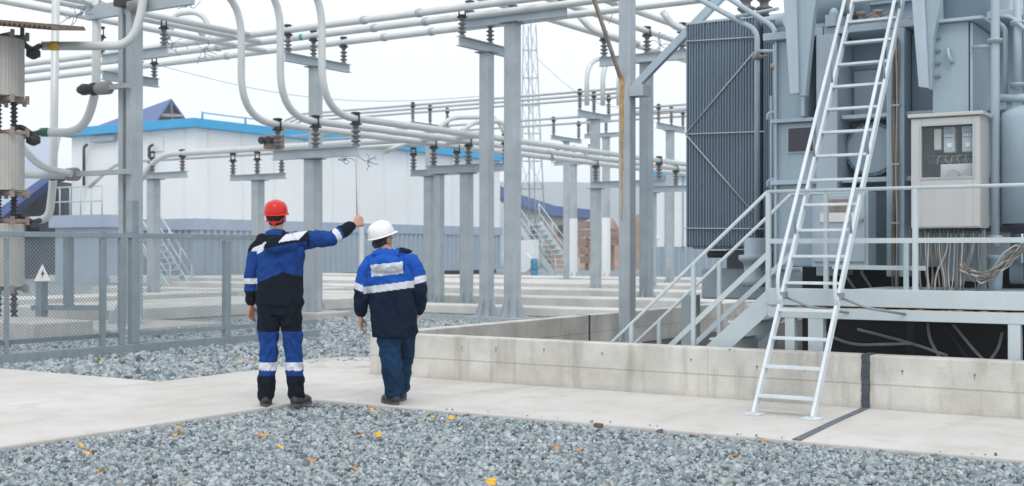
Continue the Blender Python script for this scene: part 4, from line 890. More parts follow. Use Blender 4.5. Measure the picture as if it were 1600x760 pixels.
# ------------------------------------------------------------------ concrete slabs and footings in the yard
def slab(x0,y0,x1,y1,z,label,m_='slab_concrete',z0=0.004):
    b=M(); b.box((x0,y0,z0),(x1,y1,z)); return tag(b.build('concrete_slab',m_,bevel=.02),label,'concrete slab','concrete slabs across the yard')
slab(-9.,12.0,-.3,12.9,.20,'low slab at the foot of the twin posts at centre')
slab(-24,15.3,-.3,16.6,.28,'first long pale slab behind the twin posts')
slab(-26,20.3,.0,22.2,.30,'second long pale slab from the front')
slab(-40,25.6,2,28.3,.32,'long pale slab halfway to the buildings')
slab(-38,33,-2,36,.34,'farthest wide pale slab at the right')
slab(-34,29.2,-12,31.4,.3,'narrow pale slab just before the left building')
slab(-14.5,5.4,-11.0,15.2,.26,'lengthwise slab seen between the column and first worker')
slab(-19.5,4.,-17.6,20.2,.24,'lengthwise slab far left behind the fence')
b=M(); q=A(-40,0,19.5); q1=A(104,0,19.0); b.box((q1.x-3.,q1.y-.6,.0),(q1.x,q1.y+.5,.33)); tag(b.build('concrete_block','concrete_edge',bevel=.02),'beige concrete block behind the fence under the reactor stack','block')
slab(-10.6,3.1,-8.0,5.6,.10,'flat footing under the left twin-channel column','concrete_edge')
for k,(px,py,l) in enumerate(((1130,463,'white-flecked footing under the radiator manifold'),)):
    q=G(px,py+8,.0); b=M(); b.box((q.x-.8,q.y-.5,.031),(q.x+.8,q.y+.5,.22)); tag(b.build('concrete_footing','slab_concrete',bevel=.02),l,'footing')
# manhole ring near the path end
q=G(548,571,.03); b=M(); b.lathe((q.x,q.y,.0),(0,0,1),[(0,.62),(.075,.62),(.08,.55),(.05,.54),(.048,.1)],40); tag(b.build('manhole_ring','path_concrete'),'round concrete ring at the edge of the path between the workers','manhole')
b=M(); b.cbox((G(935,668,.05).x,G(935,668,.05).y,.065),(.07,.045,.035)); tag(b.build('brick_fragment','rusty_brown',bevel=.008),'small brown fragment on the path edge','stone')
# ------------------------------------------------------------------ buildings
def corr(b,p0,p1,z0,z1,step,depth):
    p0=Vector(p0); p1=Vector(p1); d=(p1-p0); n=int(d.length/step); d/=n; nn=Vector((d.y,-d.x,0)).normalized()
    vs=[]
    for k in range(n+1):
        for off in ((0,0),(.5,0)):
            pass
    pr=[]
    for k in range(n):
        b0=p0+d*k; pr+= [b0,b0+d*.45,b0+d*.55+nn*depth,b0+d*.95+nn*depth]
    pr.append(p1)
    for q in pr: vs+=[(q.x,q.y,z0),(q.x,q.y,z1)]
    b.add(vs,[(2*k,2*k+2,2*k+3,2*k+1) for k in range(len(pr)-1)])
bx,by=-35.2,30.0; yE_=56.; xW=PB(112,0,by).x
cbd=empty('switchgear_building',(bx,by,0),'white panelled switchgear building with bright blue roof edge on a grey corrugated base','building')
ZS,ZL,ZE,ZTt=2.42,2.95,7.20,7.62
b=M(); b.box((xW,by,ZL),(bx,yE_,ZE)); 
b.build('wall','white_panel',cbd)
for k in range(12):
    yy=by+.8+k*2.2; b=M(); b.box((bx,yy,ZL+.02),(bx+.05,yy+.14,ZE-.02)); b.build('panel_seam','white_trim',cbd)
for k in range(6):
    xx=bx-.6-k*2.4
    if xx-.1>xW: b=M(); b.box((xx-.1,by-.04,ZL+.02),(xx,by,ZE-.02)); b.build('panel_seam','white_trim',cbd)
b=M(); b.box((xW-.1,by-.12,ZS),(bx+.12,yE_+.1,ZL)); b.build('sill_band','pale_roof',cbd)
b=M(); corr(b,(xW,by+.05,0),(bx,by+.05,0),.25,ZS,.42,.09); corr(b,(bx,by+.05,0),(bx,yE_,0),.25,ZS,.42,.09); b.build('corrugated_skirt','skirt_steel',cbd)
b=M(); b.box((xW,by+.3,.0),(bx-.3,yE_,.26)); b.build('plinth','dark_steel',cbd)
b=M(); b.box((xW-.35,by-.4,ZE),(bx+.4,yE_+.3,ZTt)); b.build('roof','blue_trim',cbd,bevel=.02)
b=M(); q=Vector((bx,by,ZTt)); 
for k in range(9):
    b.tube([(bx+.2,by+.3+k*2.8,ZTt),(bx+.2,by+.3+k*2.8,ZTt+.35)],.05,6)
b.tube([(bx+.2,by+.3,ZTt+.3),(bx+.2,yE_-2,ZTt+.3)],.03,5); b.build('roof_rail','blue_trim',cbd)
b=M(); b.box((PB(232,0,by-.05).x,by-.07,6.2),(PB(256,0,by).x,by-.01,6.9)) ; b.build('vent','white_trim',cbd)
b=M(); b.box((PB(146,0,by).x,by-.25,ZE-.35),(PB(184,0,by).x,by-.05,ZE-.12)); b.build('canopy','skirt_steel',cbd)
for px in (233,131): 
    q=PB(px,230,by-.3); b=M(); b.tube(fillet([(q.x+.25,by-.3,q.z+.1),(q.x,by-.3,q.z),(q.x,by-.3,q.z-2.0)],.2),.07,8); b.build('exhaust_stub','dark_steel',cbd)
# landing with railing at its left end
lg=empty('entrance_landing',(PB(120,0,26).x,26,0),'grey landing with railing in front of the white building at left','landing')
yl_=25.
xa,xb2=PB(76,0,yl_).x,PB(158,0,yl_).x; zz1=PB(120,345,yl_).z
b=M(); b.box((xa,yl_,zz1-.3),(xb2,yl_+2.2,zz1+.25)); b.build('deck','pale_roof',lg); b=M(); b.box((xa+.2,yl_+.2,0),(xb2-.2,yl_+2.,zz1-.3)); b.build('base','skirt_steel',lg)
b=M()
for k in range(6):
    xx=xa+(xb2-xa)*k/5; b.tube([(xx,yl_+.05,zz1+.25),(xx,yl_+.05,zz1+1.5)],.035,6)
for h_ in (.85,1.5): b.tube([(xa,yl_+.05,zz1+h_),(xb2,yl_+.05,zz1+h_)],.035,6)
b.build('railing','platform_paint',lg)
# stairs
def stair(name,label,base,topp,width_dir,w,n,m_='platform_paint'):
    s=empty(name,base,label,'stairs'); base=Vector(base); topp=Vector(topp); wd=Vector(width_dir).normalized()*w
    for o_ in (Vector((0,0,0)),wd):
        b=M(); b.bar(base+o_,topp+o_,.05,.28); b.build('stringer',m_,s)
        for h_ in (.55,1.05): b=M(); b.tube([base+o_+Vector((0,0,h_)),topp+o_+Vector((0,0,h_))],.03,6); b.build('handrail',m_,s)
        for k in range(4):
            b=M(); q=base.lerp(topp,k/3)+o_; b.tube([q,q+Vector((0,0,1.05))],.03,6); b.build('baluster',m_,s)
    for k in range(n):
        q=base.lerp(topp,(k+.5)/n); d=(topp-base); d.z=0; d=d.normalized()*.13
        b=M(); b.prism([q-d,q+d,q+d+wd,q-d+wd],(0,0,.04)); b.build('step',m_,s)
    return s
stair('metal_stair','white metal stair against the corrugated base left of the first worker',A(266,457,48),A(214,372,50),(0,1,0),1.1,9)
stair('metal_stair','pale metal stair with railings between the tall centre post and the blue-roofed shed',A(868,434,66),A(806,348,67),(.54,.84,0),1.4,11)
# hall with blue gable behind
def hall(label,x0,x1,y0,y1,eave,ridge,wall='shed_grey',gable='shed_dark',roof='blue_roof',ax='x'):
    h_=empty('gabled_hall',((x0+x1)/2,(y0+y1)/2,0),label,'building')
    ym=(y0+y1)/2; o_=.5
    b=M(); b.box((x0,y0,0),(x1,y1,eave)); b.build('wall',wall,h_)
    for s_,ys in ((0,y0),(1,y1)):
        b=M(); yo=ys+(-o_ if s_==0 else o_); zo=eave-(ridge-eave)*o_/(ym-y0)
        b.prism([(x0-o_,yo,zo),(x0-o_,ym,ridge),(x0-o_,ym,ridge+.18),(x0-o_,yo,zo+.18)],(x1-x0+2*o_,0,0)); b.build('roof',roof,h_)
    b=M(); b.prism([(x1-.3,y0+.05,eave+.01),(x1-.3,y1-.05,eave+.01),(x1-.3,ym,ridge-.02)],(.2,0,0)); b.build('gable',gable,h_)
    b=M()
    for t_ in (.33,.66): b.bar((x1+.0,y0+(ym-y0)*t_,eave+.05+(ridge-eave)*t_*.9),(x1+.0,y1-(y1-ym)*t_,eave+.05+(ridge-eave)*t_*.9),.1,.15)
    b.bar((x1,ym,eave),(x1,ym,ridge-.1),.1,.14); b.build('truss',wall,h_)
    return h_
D=86.; ap=A(268,158,D); g0=A(243,194,D-2.5); g1=A(294,194,D+4); lf_=A(120,212,D+2); lb_=A(150,205,D+12)
hl=empty('gabled_hall',(ap.x-4,ap.y,0),'hall with a blue hipped roof and open gable rising behind the white building','building')
up=Vector((0,0,.16)); b=M(); b.prism([g0,ap,lf_],up); b.prism([ap,g1,lb_],up); b.prism([ap,lb_,lf_],up); b.build('roof','blue_roof',hl)
b=M(); b.prism([g0-Vector((.3,0,0)),g1-Vector((.3,0,0)),ap-Vector((.3,0,.1))],(-.2,0,0)); b.build('gable','shed_dark',hl)
b=M(); c_=(g0+g1)/2; b.bar(c_,ap-Vector((0,0,.2)),.12,.14); b.build('truss_post','shed_grey',hl)
b=M(); b.bar(g0.lerp(ap,.38),g1.lerp(ap,.38),.12,.2); b.build('truss_beam','shed_grey',hl)
b=M(); b.prism([(g0.x-.5,g0.y+.3,0),(g1.x-.5,g1.y-.3,0),(lb_.x+1,lb_.y,0),(lf_.x+1,lf_.y+.4,0)],(0,0,min(lf_.z,g0.z)-.3)); b.build('wall','shed_grey',hl)
# left near shed with blue edge
D=62.; q=A(78,284,D); q1=A(8,334,D)
sh=empty('open_shed',(q.x-8,q.y,0),'shed at far left with a blue roof edge and dark interior','building')
b=M(); P=[A(-40,368,D),A(8,336,D),A(80,280,D),A(80,268,D),A(0,325,D),A(-40,356,D)]; b.prism(P,(RD*1.5,VD*1.5,0)); b.build('roof_edge','blue_roof',sh)
b=M(); P=[A(-40,356,D+1),A(84,268,D+1),A(95,205,D+16),A(-40,215,D+16)]; b.prism(P,(0,0,-.3)); b.build('roof','pale_roof',sh)
b=M(); P=[A(-40,440,D+2),A(110,440,D+2),A(110,345,D+2),A(84,282,D+2),A(-40,366,D+2)]; b.prism(P,(RD*12,VD*12,0)); b.build('interior_shade','shed_dark',sh)  # dark solid standing in for the shade under the roof
# right shed with blue roof
D=105.; 
rsd=empty('blue_roof_shed',A(865,415,D),'low grey shed with a long blue roof beyond the centre posts','building')
b=M(); P=[A(780,290,D),A(815,305,D),A(868,322,D),A(925,328,D),A(925,341,D),A(862,337,D),A(815,322,D),A(780,308,D)]; b.prism(P,(RD*10,VD*10,0)); b.build('roof','blue_roof',rsd)
b=M(); P=[A(790,421,D+.5),A(912,421,D+.5),A(912,340,D+.5),A(862,336,D+.5),A(815,321,D+.5),A(790,312,D+.5)]; b.prism(P,(RD*9,VD*9,0)); b.build('wall','shed_grey',rsd)
b=M()
for px in (830,872,892): b.prism([A(px,420,D+.3),A(px+10,420,D+.3),A(px+10,352,D+.3),A(px,352,D+.3)],(RD*.1,VD*.1,0))
b.build('door','shed_dark',rsd)
# second white building behind the radiator
D=72.; q=A(1012,432,D)
b2=empty('white_annex',(q.x,q.y,0),'white panelled annex with blue edge behind the radiator','building')
z1=A(1012,278,D).z; zs=A(1012,386,D).z; xr_=q.x+22
b=M(); b.box((q.x,q.y,zs),(xr_,q.y+14,z1)); 
b.build('wall','white_panel',b2)
for k in range(8): b=M(); b.box((q.x+k*1.1,q.y-.05,zs),(q.x+k*1.1+.1,q.y,z1)); b.build('panel_seam','pale_roof',b2)
b=M(); corr(b,(q.x,q.y+.05,0),(xr_,q.y+.05,0),.0,zs,.42,.09); b.build('corrugated_skirt','skirt_steel',b2)
b=M(); b.box((q.x-.3,q.y-.3,z1),(xr_,q.y+14,z1+.5)); b.build('roof','blue_trim',b2)
b=M(); qq=A(1025,390,60); b.tube(fillet([A(1029,370,60),A(1023,376,60),A(1022,432,60)],.1),.09,8); tag(b.build('standpipe','white_trim'),'white standpipe in front of the annex','pipe')
# background clutter
b=M(); D=98.
bank=[(-40+k*6,0) for k in range(20)]
vs=[];n=26
for k in range(n+1):
    px=860+ k*9; hgt=2.2+1.8*noise.noise(Vector((k*.35,0,3)))+ (1.6 if 8<k<20 else 0)
    for t_,hz in ((0,0),(3,hgt*.8),(7,hgt),(14,0)):
        qq=A(px,415,D+t_); vs.append((qq.x,qq.y,max(0,hz+.4*noise.noise(Vector((k*.9,t_,1))) if hz else 0)))
b.add(vs,[(4*k+j,4*k+4+j,4*k+5+j,4*k+1+j) for k in range(n) for j in range(3)],True); tag(b.build('earth_bank','earth'),kind='structure')
for px,py,sz,m_,lab in ((957,368,(1.8,1.2,1.3),'brick_red','stack of faded red bricks seen between the distant posts'),(917,372,(.9,.9,3.2),'brick_red','upright red machine part beside the blue-roofed shed')):
    q=A(px,py,92); o=M(); nb=5
    for k in range(nb): 
        z=q.z-sz[2]/2+k*sz[2]/nb; o.cbox((q.x+random.uniform(-.15,.15),q.y,z),(sz[0]*random.uniform(.7,1),sz[1],sz[2]/nb*.85))
    o.box((q.x-.1,q.y-.1,0),(q.x+.1,q.y+.1,q.z)); tag(o.build('brick_stack',m_),lab,'stack')
for i,py in enumerate((412,428)):
    q=A(835,py,64); b=M(); b.lathe(q-Vector((0,0,.3)),(0,0,1),[(0,.18),(.05,.2),(.25,.19),(.3,.2),(.52,.19),(.56,.14)],16)
    if i==0: b.box((q.x-.2,q.y-.2,.5),(q.x+.2,q.y+.2,q.z-.3))
    tag(b.build('barrel','blue_barrel'),('upper','lower')[i]+' blue barrel beside the far metal stair','barrel')
q=G(815,421,0); b=M(); q=A(818,396,66); b.cbox(q,(1.6,.5,1.4)); b.lathe(q+Vector((.5,-.6,-.5)),(0,-1,0),[(0,.5),(.2,.5)],20); tag(b.build('parked_truck','white_trim'),'white vehicle front just visible behind the tall centre post','vehicle')
# lattice mast
def lattice(px0,px1,px2,px3,ytop,D,label):
    s=empty('lattice_mast',A((px0+px1)/2,HY+1.41*F_/D,D),label,'mast')
    c0=A((px2+px3)/2,0,D); wb=(px3-px2)/F_*D; c1=A((px0+px1)/2,0,D); wt=(px1-px0)/F_*D; zt=A(0,ytop,D).z; zm=A(0,310,D).z
    def cr_(z,i):
        t_=max(0,min(1,(z)/(zt))); w_=wb*1.15+(wt-wb*1.15)*min(1,t_*1.15); cx=c0.x+(c1.x-c0.x)*t_; cy=c0.y+(c1.y-c0.y)*t_
        sx,sy=((-1,-1),(1,-1),(1,1),(-1,1))[i]; dx=sx*w_/2/1.2; dy=sy*w_/2/1.2
        return Vector((cx+dx,cy+dy,z))
    b=M()
    for i in range(4): b.tube([cr_(0,i),cr_(zt/2,i),cr_(zt,i)],.045,5)
    b.build('leg','galvanised',s); b=M(); z=0
    while z<zt:
        z2=z+1.9
        for i in range(4):
            j=(i+1)%4; b.tube([cr_(z,i),cr_(min(z2,zt),j)],.022,4); b.tube([cr_(z,j),cr_(z,i)],.022,4)
        z=z2
    b.build('bracing','galvanised',s)
lattice(819,836,816,850,38,85,'slim steel lattice mast behind the tallest centre post')
b=M(); 
for k,(p0,p1) in enumerate((((835,60),(1000,160)),((420,90),(800,160)))):
    pass
for (p0,p1,D,lab) in (((240,100),(760,150),60,'faint overhead wire above the white building'),((838,90),(1000,170),70,'faint guy wire right of the lattice mast')):
    a0=A(*p0,D); a1=A(*p1,D); pts=[a0.lerp(a1,t_/10)-Vector((0,0,.9*math.sin(math.pi*t_/10))) for t_ in range(11)]; b=M(); b.tube(pts,.018,4); tag(b.build('overhead_wire','galvanised'),lab,'wire')
# hills
vs=[];n=120
for k in range(n+1):
    px=-300+k*18; D=880
    for t_,hf in ((0,0),(60,.55),(150,1.),(320,0.)):
        hgt=(60+3*noise.noise(Vector((k*.07,0,0)))+1.5*noise.noise(Vector((k*.3,2,0))))*hf
        q=A(px,0,D+t_); vs.append((q.x,q.y,hgt))
b=M(); b.add(vs,[(4*k+j,4*k+4+j,4*k+5+j,4*k+1+j) for k in range(n) for j in range(3)],True); tag(b.build('hills','hill'),kind='structure')
vs=[];n=30; D=260
for k in range(n+1):
    px=815+k*3; t=k/n; hh=max(0,math.sin(math.pi*t))*12.5*(1-.2*t)
    for t_,hf in ((0,0),(6,.8),(14,1.),(30,0.)):
        q=A(px,0,D+t_); vs.append((q.x,q.y,hh*hf+.6*noise.noise(Vector((k*.6,t_,0)))*hf))
b=M(); b.add(vs,[(4*k+j,4*k+4+j,4*k+5+j,4*k+1+j) for k in range(n) for j in range(3)],True); tag(b.build('spoil_mound','shed_grey'),kind='structure')
# ------------------------------------------------------------------ people
def mesh_eval(o,name,mats):
    dg=bpy.context.evaluated_depsgraph_get(); me=bpy.data.meshes.new_from_object(o.evaluated_get(dg)); me.name=name
    bpy.data.objects.remove(o); return me
def organic(parts,name,vox,parent,zone=None,mats=('navy_cloth',),fold=.0,smooth=4,seed=0,fs=6.):
    me=bpy.data.meshes.new('tmp'); o=bpy.data.objects.new('tmp',me); COL.objects.link(o)
    me.from_pydata([tuple(v) for v in parts.v],[],parts.f); bm=bmesh.new(); bm.from_mesh(me); bmesh.ops.recalc_face_normals(bm,faces=bm.faces); bm.to_mesh(me); bm.free()
    r_=o.modifiers.new('r','REMESH'); r_.mode='VOXEL'; r_.voxel_size=vox
    if smooth: s_=o.modifiers.new('s','SMOOTH'); s_.iterations=smooth; s_.factor=.5
    bpy.context.view_layer.update(); me2=mesh_eval(o,name,mats)
    if fold:
        nv=len(me2.vertices); vn=[v.normal.copy() for v in me2.vertices]
        for v,nn in zip(me2.vertices,vn):
            p=v.co; q=Vector((p.x*fs,p.y*fs,p.z*fs*.75+seed)); 
            wz=Vector((noise.noise(q*.6),noise.noise(q*.6+Vector((5,1,2))),noise.noise(q*.6+Vector((1,7,3)))))
            d=noise.ridged_multi_fractal(q+wz*1.6,1.,2.,3,1.,2.)*.5-.55+noise.noise(q*2.3)*.25
            v.co=p+nn*d*fold
    for m_ in mats: me2.materials.append(MT[m_])
    idx=[]
    for f in me2.polygons:
        f.use_smooth=True; c=f.center; idx.append(zone(c,f.normal) if zone else 0)
    me2.polygons.foreach_set('material_index',idx); me2.update()
    ob=bpy.data.objects.new(name,me2); COL.objects.link(ob); ob.parent=parent; WORLD[ob.name]=Vector((0,0,0)); return ob
def limb(b,pts,rs,n=16,flat=None):
    P=[Vector(p) for p in pts]; d0=(P[0]-P[1]).normalized(); d1=(P[-1]-P[-2]).normalized()
    pp=[P[0]+d0*rs[0]*.85,P[0]+d0*rs[0]*.5]+P+[P[-1]+d1*rs[-1]*.5,P[-1]+d1*rs[-1]*.85]; rr_=[rs[0]*.35,rs[0]*.8]+list(rs)+[rs[-1]*.8,rs[-1]*.35]
    b.tube(pp,rr_,n)
def torso(b,rings,n=28,pw=2.4):
    vs=[]
    for cx,cy,z,rx,ry in rings:
        for k in range(n):
            a=2*math.pi*k/n; c_,s_=math.cos(a),math.sin(a)
            vs.append((cx+rx*math.copysign(abs(c_)**(2/pw),c_),cy+ry*math.copysign(abs(s_)**(2/pw),s_),z))
    fs=[tuple(range(n))[::-1]]+[(i*n+j,i*n+(j+1)%n,(i+1)*n+(j+1)%n,(i+1)*n+j) for i in range(len(rings)-1) for j in range(n)]+[tuple(range((len(rings)-1)*n,len(rings)*n))]
    b.add(vs,fs)
def ell(b,c,r,n=18,m=12):
    rings=[]
    for i in range(1,m):
        a=math.pi*i/m; rings.append((c[0],c[1],c[2]-r[2]*math.cos(a),r[0]*math.sin(a),r[1]*math.sin(a)))
    torso(b,rings,n,2.0)
def hand(b,w_,dirv,palmn,side,s=1.,curl=.35,point=False):
    """wrist w_, direction of the hand, palm normal, side = thumb direction"""
    w_=Vector(w_); d=Vector(dirv).normalized(); nrm=Vector(palmn).normalized(); sd=Vector(side).normalized()
    pal=w_+d*.05*s
    # palm: flattened limb made of 3 parallel tubes
    for o_ in (-.026,-.009,.009,.026): limb(b,[w_-d*.01,w_+d*.05*s+sd*o_*s,w_+d*.085*s+sd*o_*1.1*s],[.019*s,.0165*s,.0135*s],10)
    for i,(o_,ln) in enumerate(((.029,.070),(.010,.080),(-.010,.074),(-.029,.058))):
        base=w_+d*.085*s+sd*o_*s; cu=curl*(1+.25*i); 
        if point and i==0: cu=.05
        p1=base+(d*math.cos(cu*.6)+nrm*math.sin(cu*.6))*ln*.45*s; p2=p1+(d*math.cos(cu*1.8)+nrm*math.sin(cu*1.8))*ln*.33*s; p3=p2+(d*math.cos(cu*2.6)+nrm*math.sin(cu*2.6))*ln*.26*s
        limb(b,[base-d*.02,base,p1,p2,p3],[.0105*s,.0105*s,.0095*s,.0085*s,.0072*s],8)
    tb=w_+d*.028*s+sd*.028*s; t1=tb+(sd*.7+d*.7+nrm*.25).normalized()*.036*s; t2=t1+(d*.85+sd*.35+nrm*.45).normalized()*.03*s; t3=t2+(d*.95+nrm*.5).normalized()*.022*s
    limb(b,[tb-sd*.015,tb,t1,t2,t3],[.013*s,.0135*s,.012*s,.0105*s,.0085*s],8)
def head(b,c,yaw,tilt=0,s=1.):
    """adds a head with nose, ears, brow, chin; faces +y rotated by yaw"""
    c=Vector(c); t=M(); ell(t,(0,0,.02),(.076,.092,.105)); ell(t,(0,.035,-.055),(.058,.06,.062)); ell(t,(0,.02,-.03),(.068,.075,.07))
    limb(t,[(0,.085,.015),(0,.108,-.018)],[.010,.015],8); ell(t,(0,.1,-.024),(.017,.012,.010)); ell(t,(0,.088,-.055),(.024,.012,.007)); ell(t,(0,.088,-.066),(.02,.012,.007)); ell(t,(0,.084,-.092),(.022,.018,.018))
    for s_ in (-1,1): ell(t,(s_*.078,-.005,-.005),(.012,.022,.034)); ell(t,(s_*.032,.083,.028),(.024,.012,.009)); ell(t,(s_*.036,.06,-.02),(.022,.02,.02))
    Mx=Matrix.Translation(c)@Matrix.Rotation(yaw,4,'Z')@Matrix.Rotation(tilt,4,'X')@Matrix.Scale(s,4)
    b.add([Mx@v for v in t.v],t.f); return Mx
def helmet(par,Mx,mname,tip=0.,big=1.):
    b=M(); n=36; rings=[]; prof=[(0,1.0),(.02,1.0),(.045,.985),(.07,.93),(.092,.83),(.108,.68),(.118,.48),(.123,.25),(.125,.02)]
    vs=[]
    for z,r in prof:
        for k in range(n):
            a=2*math.pi*k/n; x=math.cos(a)*.103*r; y=math.sin(a)*.122*r; ridge=.006*math.exp(-(x/.018)**2)*(1 if r<.99 else 0) if r>.2 else .005
            vs.append((x,y,z+ridge))
    fs=[(i*n+j,i*n+(j+1)%n,(i+1)*n+(j+1)%n,(i+1)*n+j) for i in range(len(prof)-1) for j in range(n)]+[tuple(range((len(prof)-1)*n,len(prof)*n))]
    sh_=[Mx@(Vector(v)*big+Vector((0,0,.035))) for v in vs]; b.add(sh_,fs,True)
    o=b.build('helmet',mname,par,local=True); md=o.modifiers.new('sol','SOLIDIFY'); md.thickness=.004; md.offset=-1
    # brim
    b=M(); vs=[]
    for k in range(n):
        a=2*math.pi*k/n; ca_,sa_=math.cos(a),math.sin(a); ext=.012+.035*max(0,sa_)**2
        x0,y0_=ca_*.1035,sa_*.1225; x1,y1_=ca_*(.1035+ext*.7),sa_*(.1225+ext)
        for x,y,z in ((x0,y0_,.012),(x1,y1_,.0-.006*max(0,sa_)),(x1,y1_,-.005-.006*max(0,sa_)),(x0,y0_,.004)): vs.append(Mx@(Vector((x,y,z))*big+Vector((0,0,.035))))
    fs=[]
    for k in range(n):
        k2=(k+1)%n
        for j in range(4): fs.append((4*k+j,4*k2+j,4*k2+(j+1)%4,4*k+(j+1)%4))
    b.add(vs,fs,True); b.build('brim',mname,o,local=True)
    # ribs and nape strap
    b=M()
    for s_ in (-1,1):
        b.tube([Mx@(Vector((s_*.03,-.112,.06))*big+Vector((0,0,.035))),Mx@(Vector((s_*.027,-.085,.105))*big+Vector((0,0,.035))),Mx@(Vector((s_*.022,0,.124))*big+Vector((0,0,.035)))],[.003,.006,.006],6)
    b.build('ridge',mname,o,local=True)
    b=M(); b.tube([Mx@Vector((-.080,-.03,.02)),Mx@Vector((-.055,-.088,-.022)),Mx@Vector((0,-.112,-.032)),Mx@Vector((.055,-.088,-.022)),Mx@Vector((.080,-.03,.02))],.008,6); b.build('harness_strap','black_clamp' if mname=='helmet_white' else 'helmet_red',o,local=True)
    b=M(); b.lathe(Mx@Vector((0,-.108,-.032)),Mx.to_3x3()@Vector((0,-1,0)),[(0,.02),(.014,.018)],12); b.build('adjuster_knob',mname if mname=='helmet_red' else 'black_clamp',o,local=True)
    return o
def hair(par,Mx):
    b=M(); ell(b,(0,-.010,.015),(.080,.090,.098)); t=M(); ell(t,(0,-.028,-.03),(.064,.062,.050))
    b2=M(); b2.add(b.v+[] ,b.f); o_=len(b2.v); b2.add(t.v,t.f)
    # keep the back and sides only
    b3=M(); b3.add([Mx@v for v in b2.v],b2.f)
    def nope(c,n_): return 0
    ob=organic(b3,'hair',.008,par,None,('hair',),.003,2,fs=60.)
    inv=Mx.inverted(); me=ob.data; bm=bmesh.new(); bm.from_mesh(me)
    kill=[f for f in bm.faces if (lambda q:(q.y>.045 and q.z<.06) or (q.y>.01 and q.z<-.005))(inv@f.calc_center_median())]
    bmesh.ops.delete(bm,geom=kill,context='FACES'); bm.to_mesh(me); bm.free(); return ob
def boot(par,c,yaw,L=.29,mat_='boot_leather',sole='boot_sole'):
    b=M(); t=M()
    limb(t,[(0,.0,.13),(0,-.005,.09),(0,.0,.06)],[.042,.046,.052],14); limb(t,[(0,-.035,.05),(0,.06,.05),(0,.15,.042),(0,.19,.038)],[.046,.050,.046,.036],14)
    limb(t,[(-.012,.0,.05),(-.012,.14,.04)],[.045,.042],12); limb(t,[(.012,.0,.05),(.012,.14,.04)],[.045,.042],12)
    Mx=Matrix.Translation(Vector(c))@Matrix.Rotation(yaw,4,'Z'); b.add([Mx@Vector((v.x,v.y,max(v.z,.012))) for v in t.v],t.f)
    o=organic(b,'boot',.009,par,None,(mat_,),.002,3,fs=30.)
    b=M(); vs=[]; n=24
    for z in (0,.026):
        for k in range(n):
            a=2*math.pi*k/n; y=.075+math.sin(a)*.158; x=math.cos(a)*(.053 if math.sin(a)>-.2 else .045); vs.append(Mx@Vector((x,y,z)))
    b.add(vs,[tuple(range(n))[::-1],tuple(range(n,2*n))]+[(k,(k+1)%n,n+(k+1)%n,n+k) for k in range(n)]); b.build('sole',sole,o,local=True)
    return o
def seg_t(p,a,b):
    d=b-a; t=(p-a).dot(d)/d.length_squared; tc_=max(0,min(1,t)); return t,(p-(a+d*tc_)).length
# ---- worker 1: red helmet, pointing
f1=G(437,634,Z0); 
w1=empty('person',(f1.x,f1.y,Z0),'worker in red helmet and blue-navy workwear pointing right, seen from behind','person',rz=YAW)
X=.0
sl=Vector((-.165,0,1.455)); el=Vector((-.25,.0,1.155)); wl=Vector((-.262,.05,.905))
sr=Vector((.185,.0,1.465)); er=Vector((.44,.11,1.475)); wr_=Vector((.615,.235,1.595)); hd_=(Vector((.735,.32,1.675))-wr_).normalized()
bd=M(); hc=Vector((-.035,.02,1.655)); Mx1=head(bd,hc,0.,0.)
limb(bd,[(0.0,-.0,1.44),(-.02,.0,1.52),(-.033,.01,1.60)],[.066,.058,.056],16)
torso(bd,[(0,0,.9,.15,.10),(0,0,1.05,.14,.10),(.01,0,1.25,.165,.11),(.015,0,1.40,.18,.10),(.01,0,1.47,.11,.07)])
limb(bd,[sl,el,wl],[.052,.042,.028]); limb(bd,[sr,er,wr_],[.052,.042,.028])
limb(bd,[(-.085,0,.93),(-.09,.01,.5),(-.115,0,.08)],[.075,.046,.036]); limb(bd,[(.095,0,.93),(.12,.01,.5),(.145,0,.08)],[.075,.046,.036])
hand(bd,wl+Vector((0,.0,-.02)),(-.02,.05,-1),(.5,.85,0),(.5,.7,0),1.,.3)
hand(bd,wr_+hd_*.005,hd_,(-.2,.5,-.85),(-.35,.1,.95),1.05,.85,False)
organic(bd,'body',.0065,w1,None,('skin',),0,3)
hair(w1,Mx1); helmet(w1,Mx1@Matrix.Rotation(R(7),4,'X'),'helmet_red',big=1.0)
jk=M()
torso(jk,[(.005,0,.885,.205,.135),(.005,0,.93,.21,.14),(.0,0,1.08,.20,.138),(.0,0,1.22,.20,.138),(.005,-.005,1.33,.215,.135),(.01,-.005,1.41,.205,.12),(.005,0,1.46,.16,.10),(-.005,0,1.51,.085,.078)])
SLV=[M(),M()]
limb(SLV[0],[sl+Vector((.03,0,-.01)),sl.lerp(el,.35)+Vector((-.012,0,0)),el,el.lerp(wl,.6),wl+Vector((0,0,.02))],[.085,.075,.066,.060,.052])
limb(SLV[1],[sr+Vector((-.05,0,-.02)),sr.lerp(er,.5),er,er.lerp(wr_,.6),wr_-hd_*.02],[.088,.078,.068,.060,.052])
ell(jk,(.03,-.14,1.43),(.155,.06,.09)); ell(jk,(-.01,-.10,1.50),(.10,.055,.05)); limb(jk,[(-.10,.0,1.50),(-.06,-.085,1.515),(.03,-.09,1.51),(.07,.0,1.50)],[.03,.035,.035,.03],10)
M1=('navy_cloth','blue_cloth','reflective')
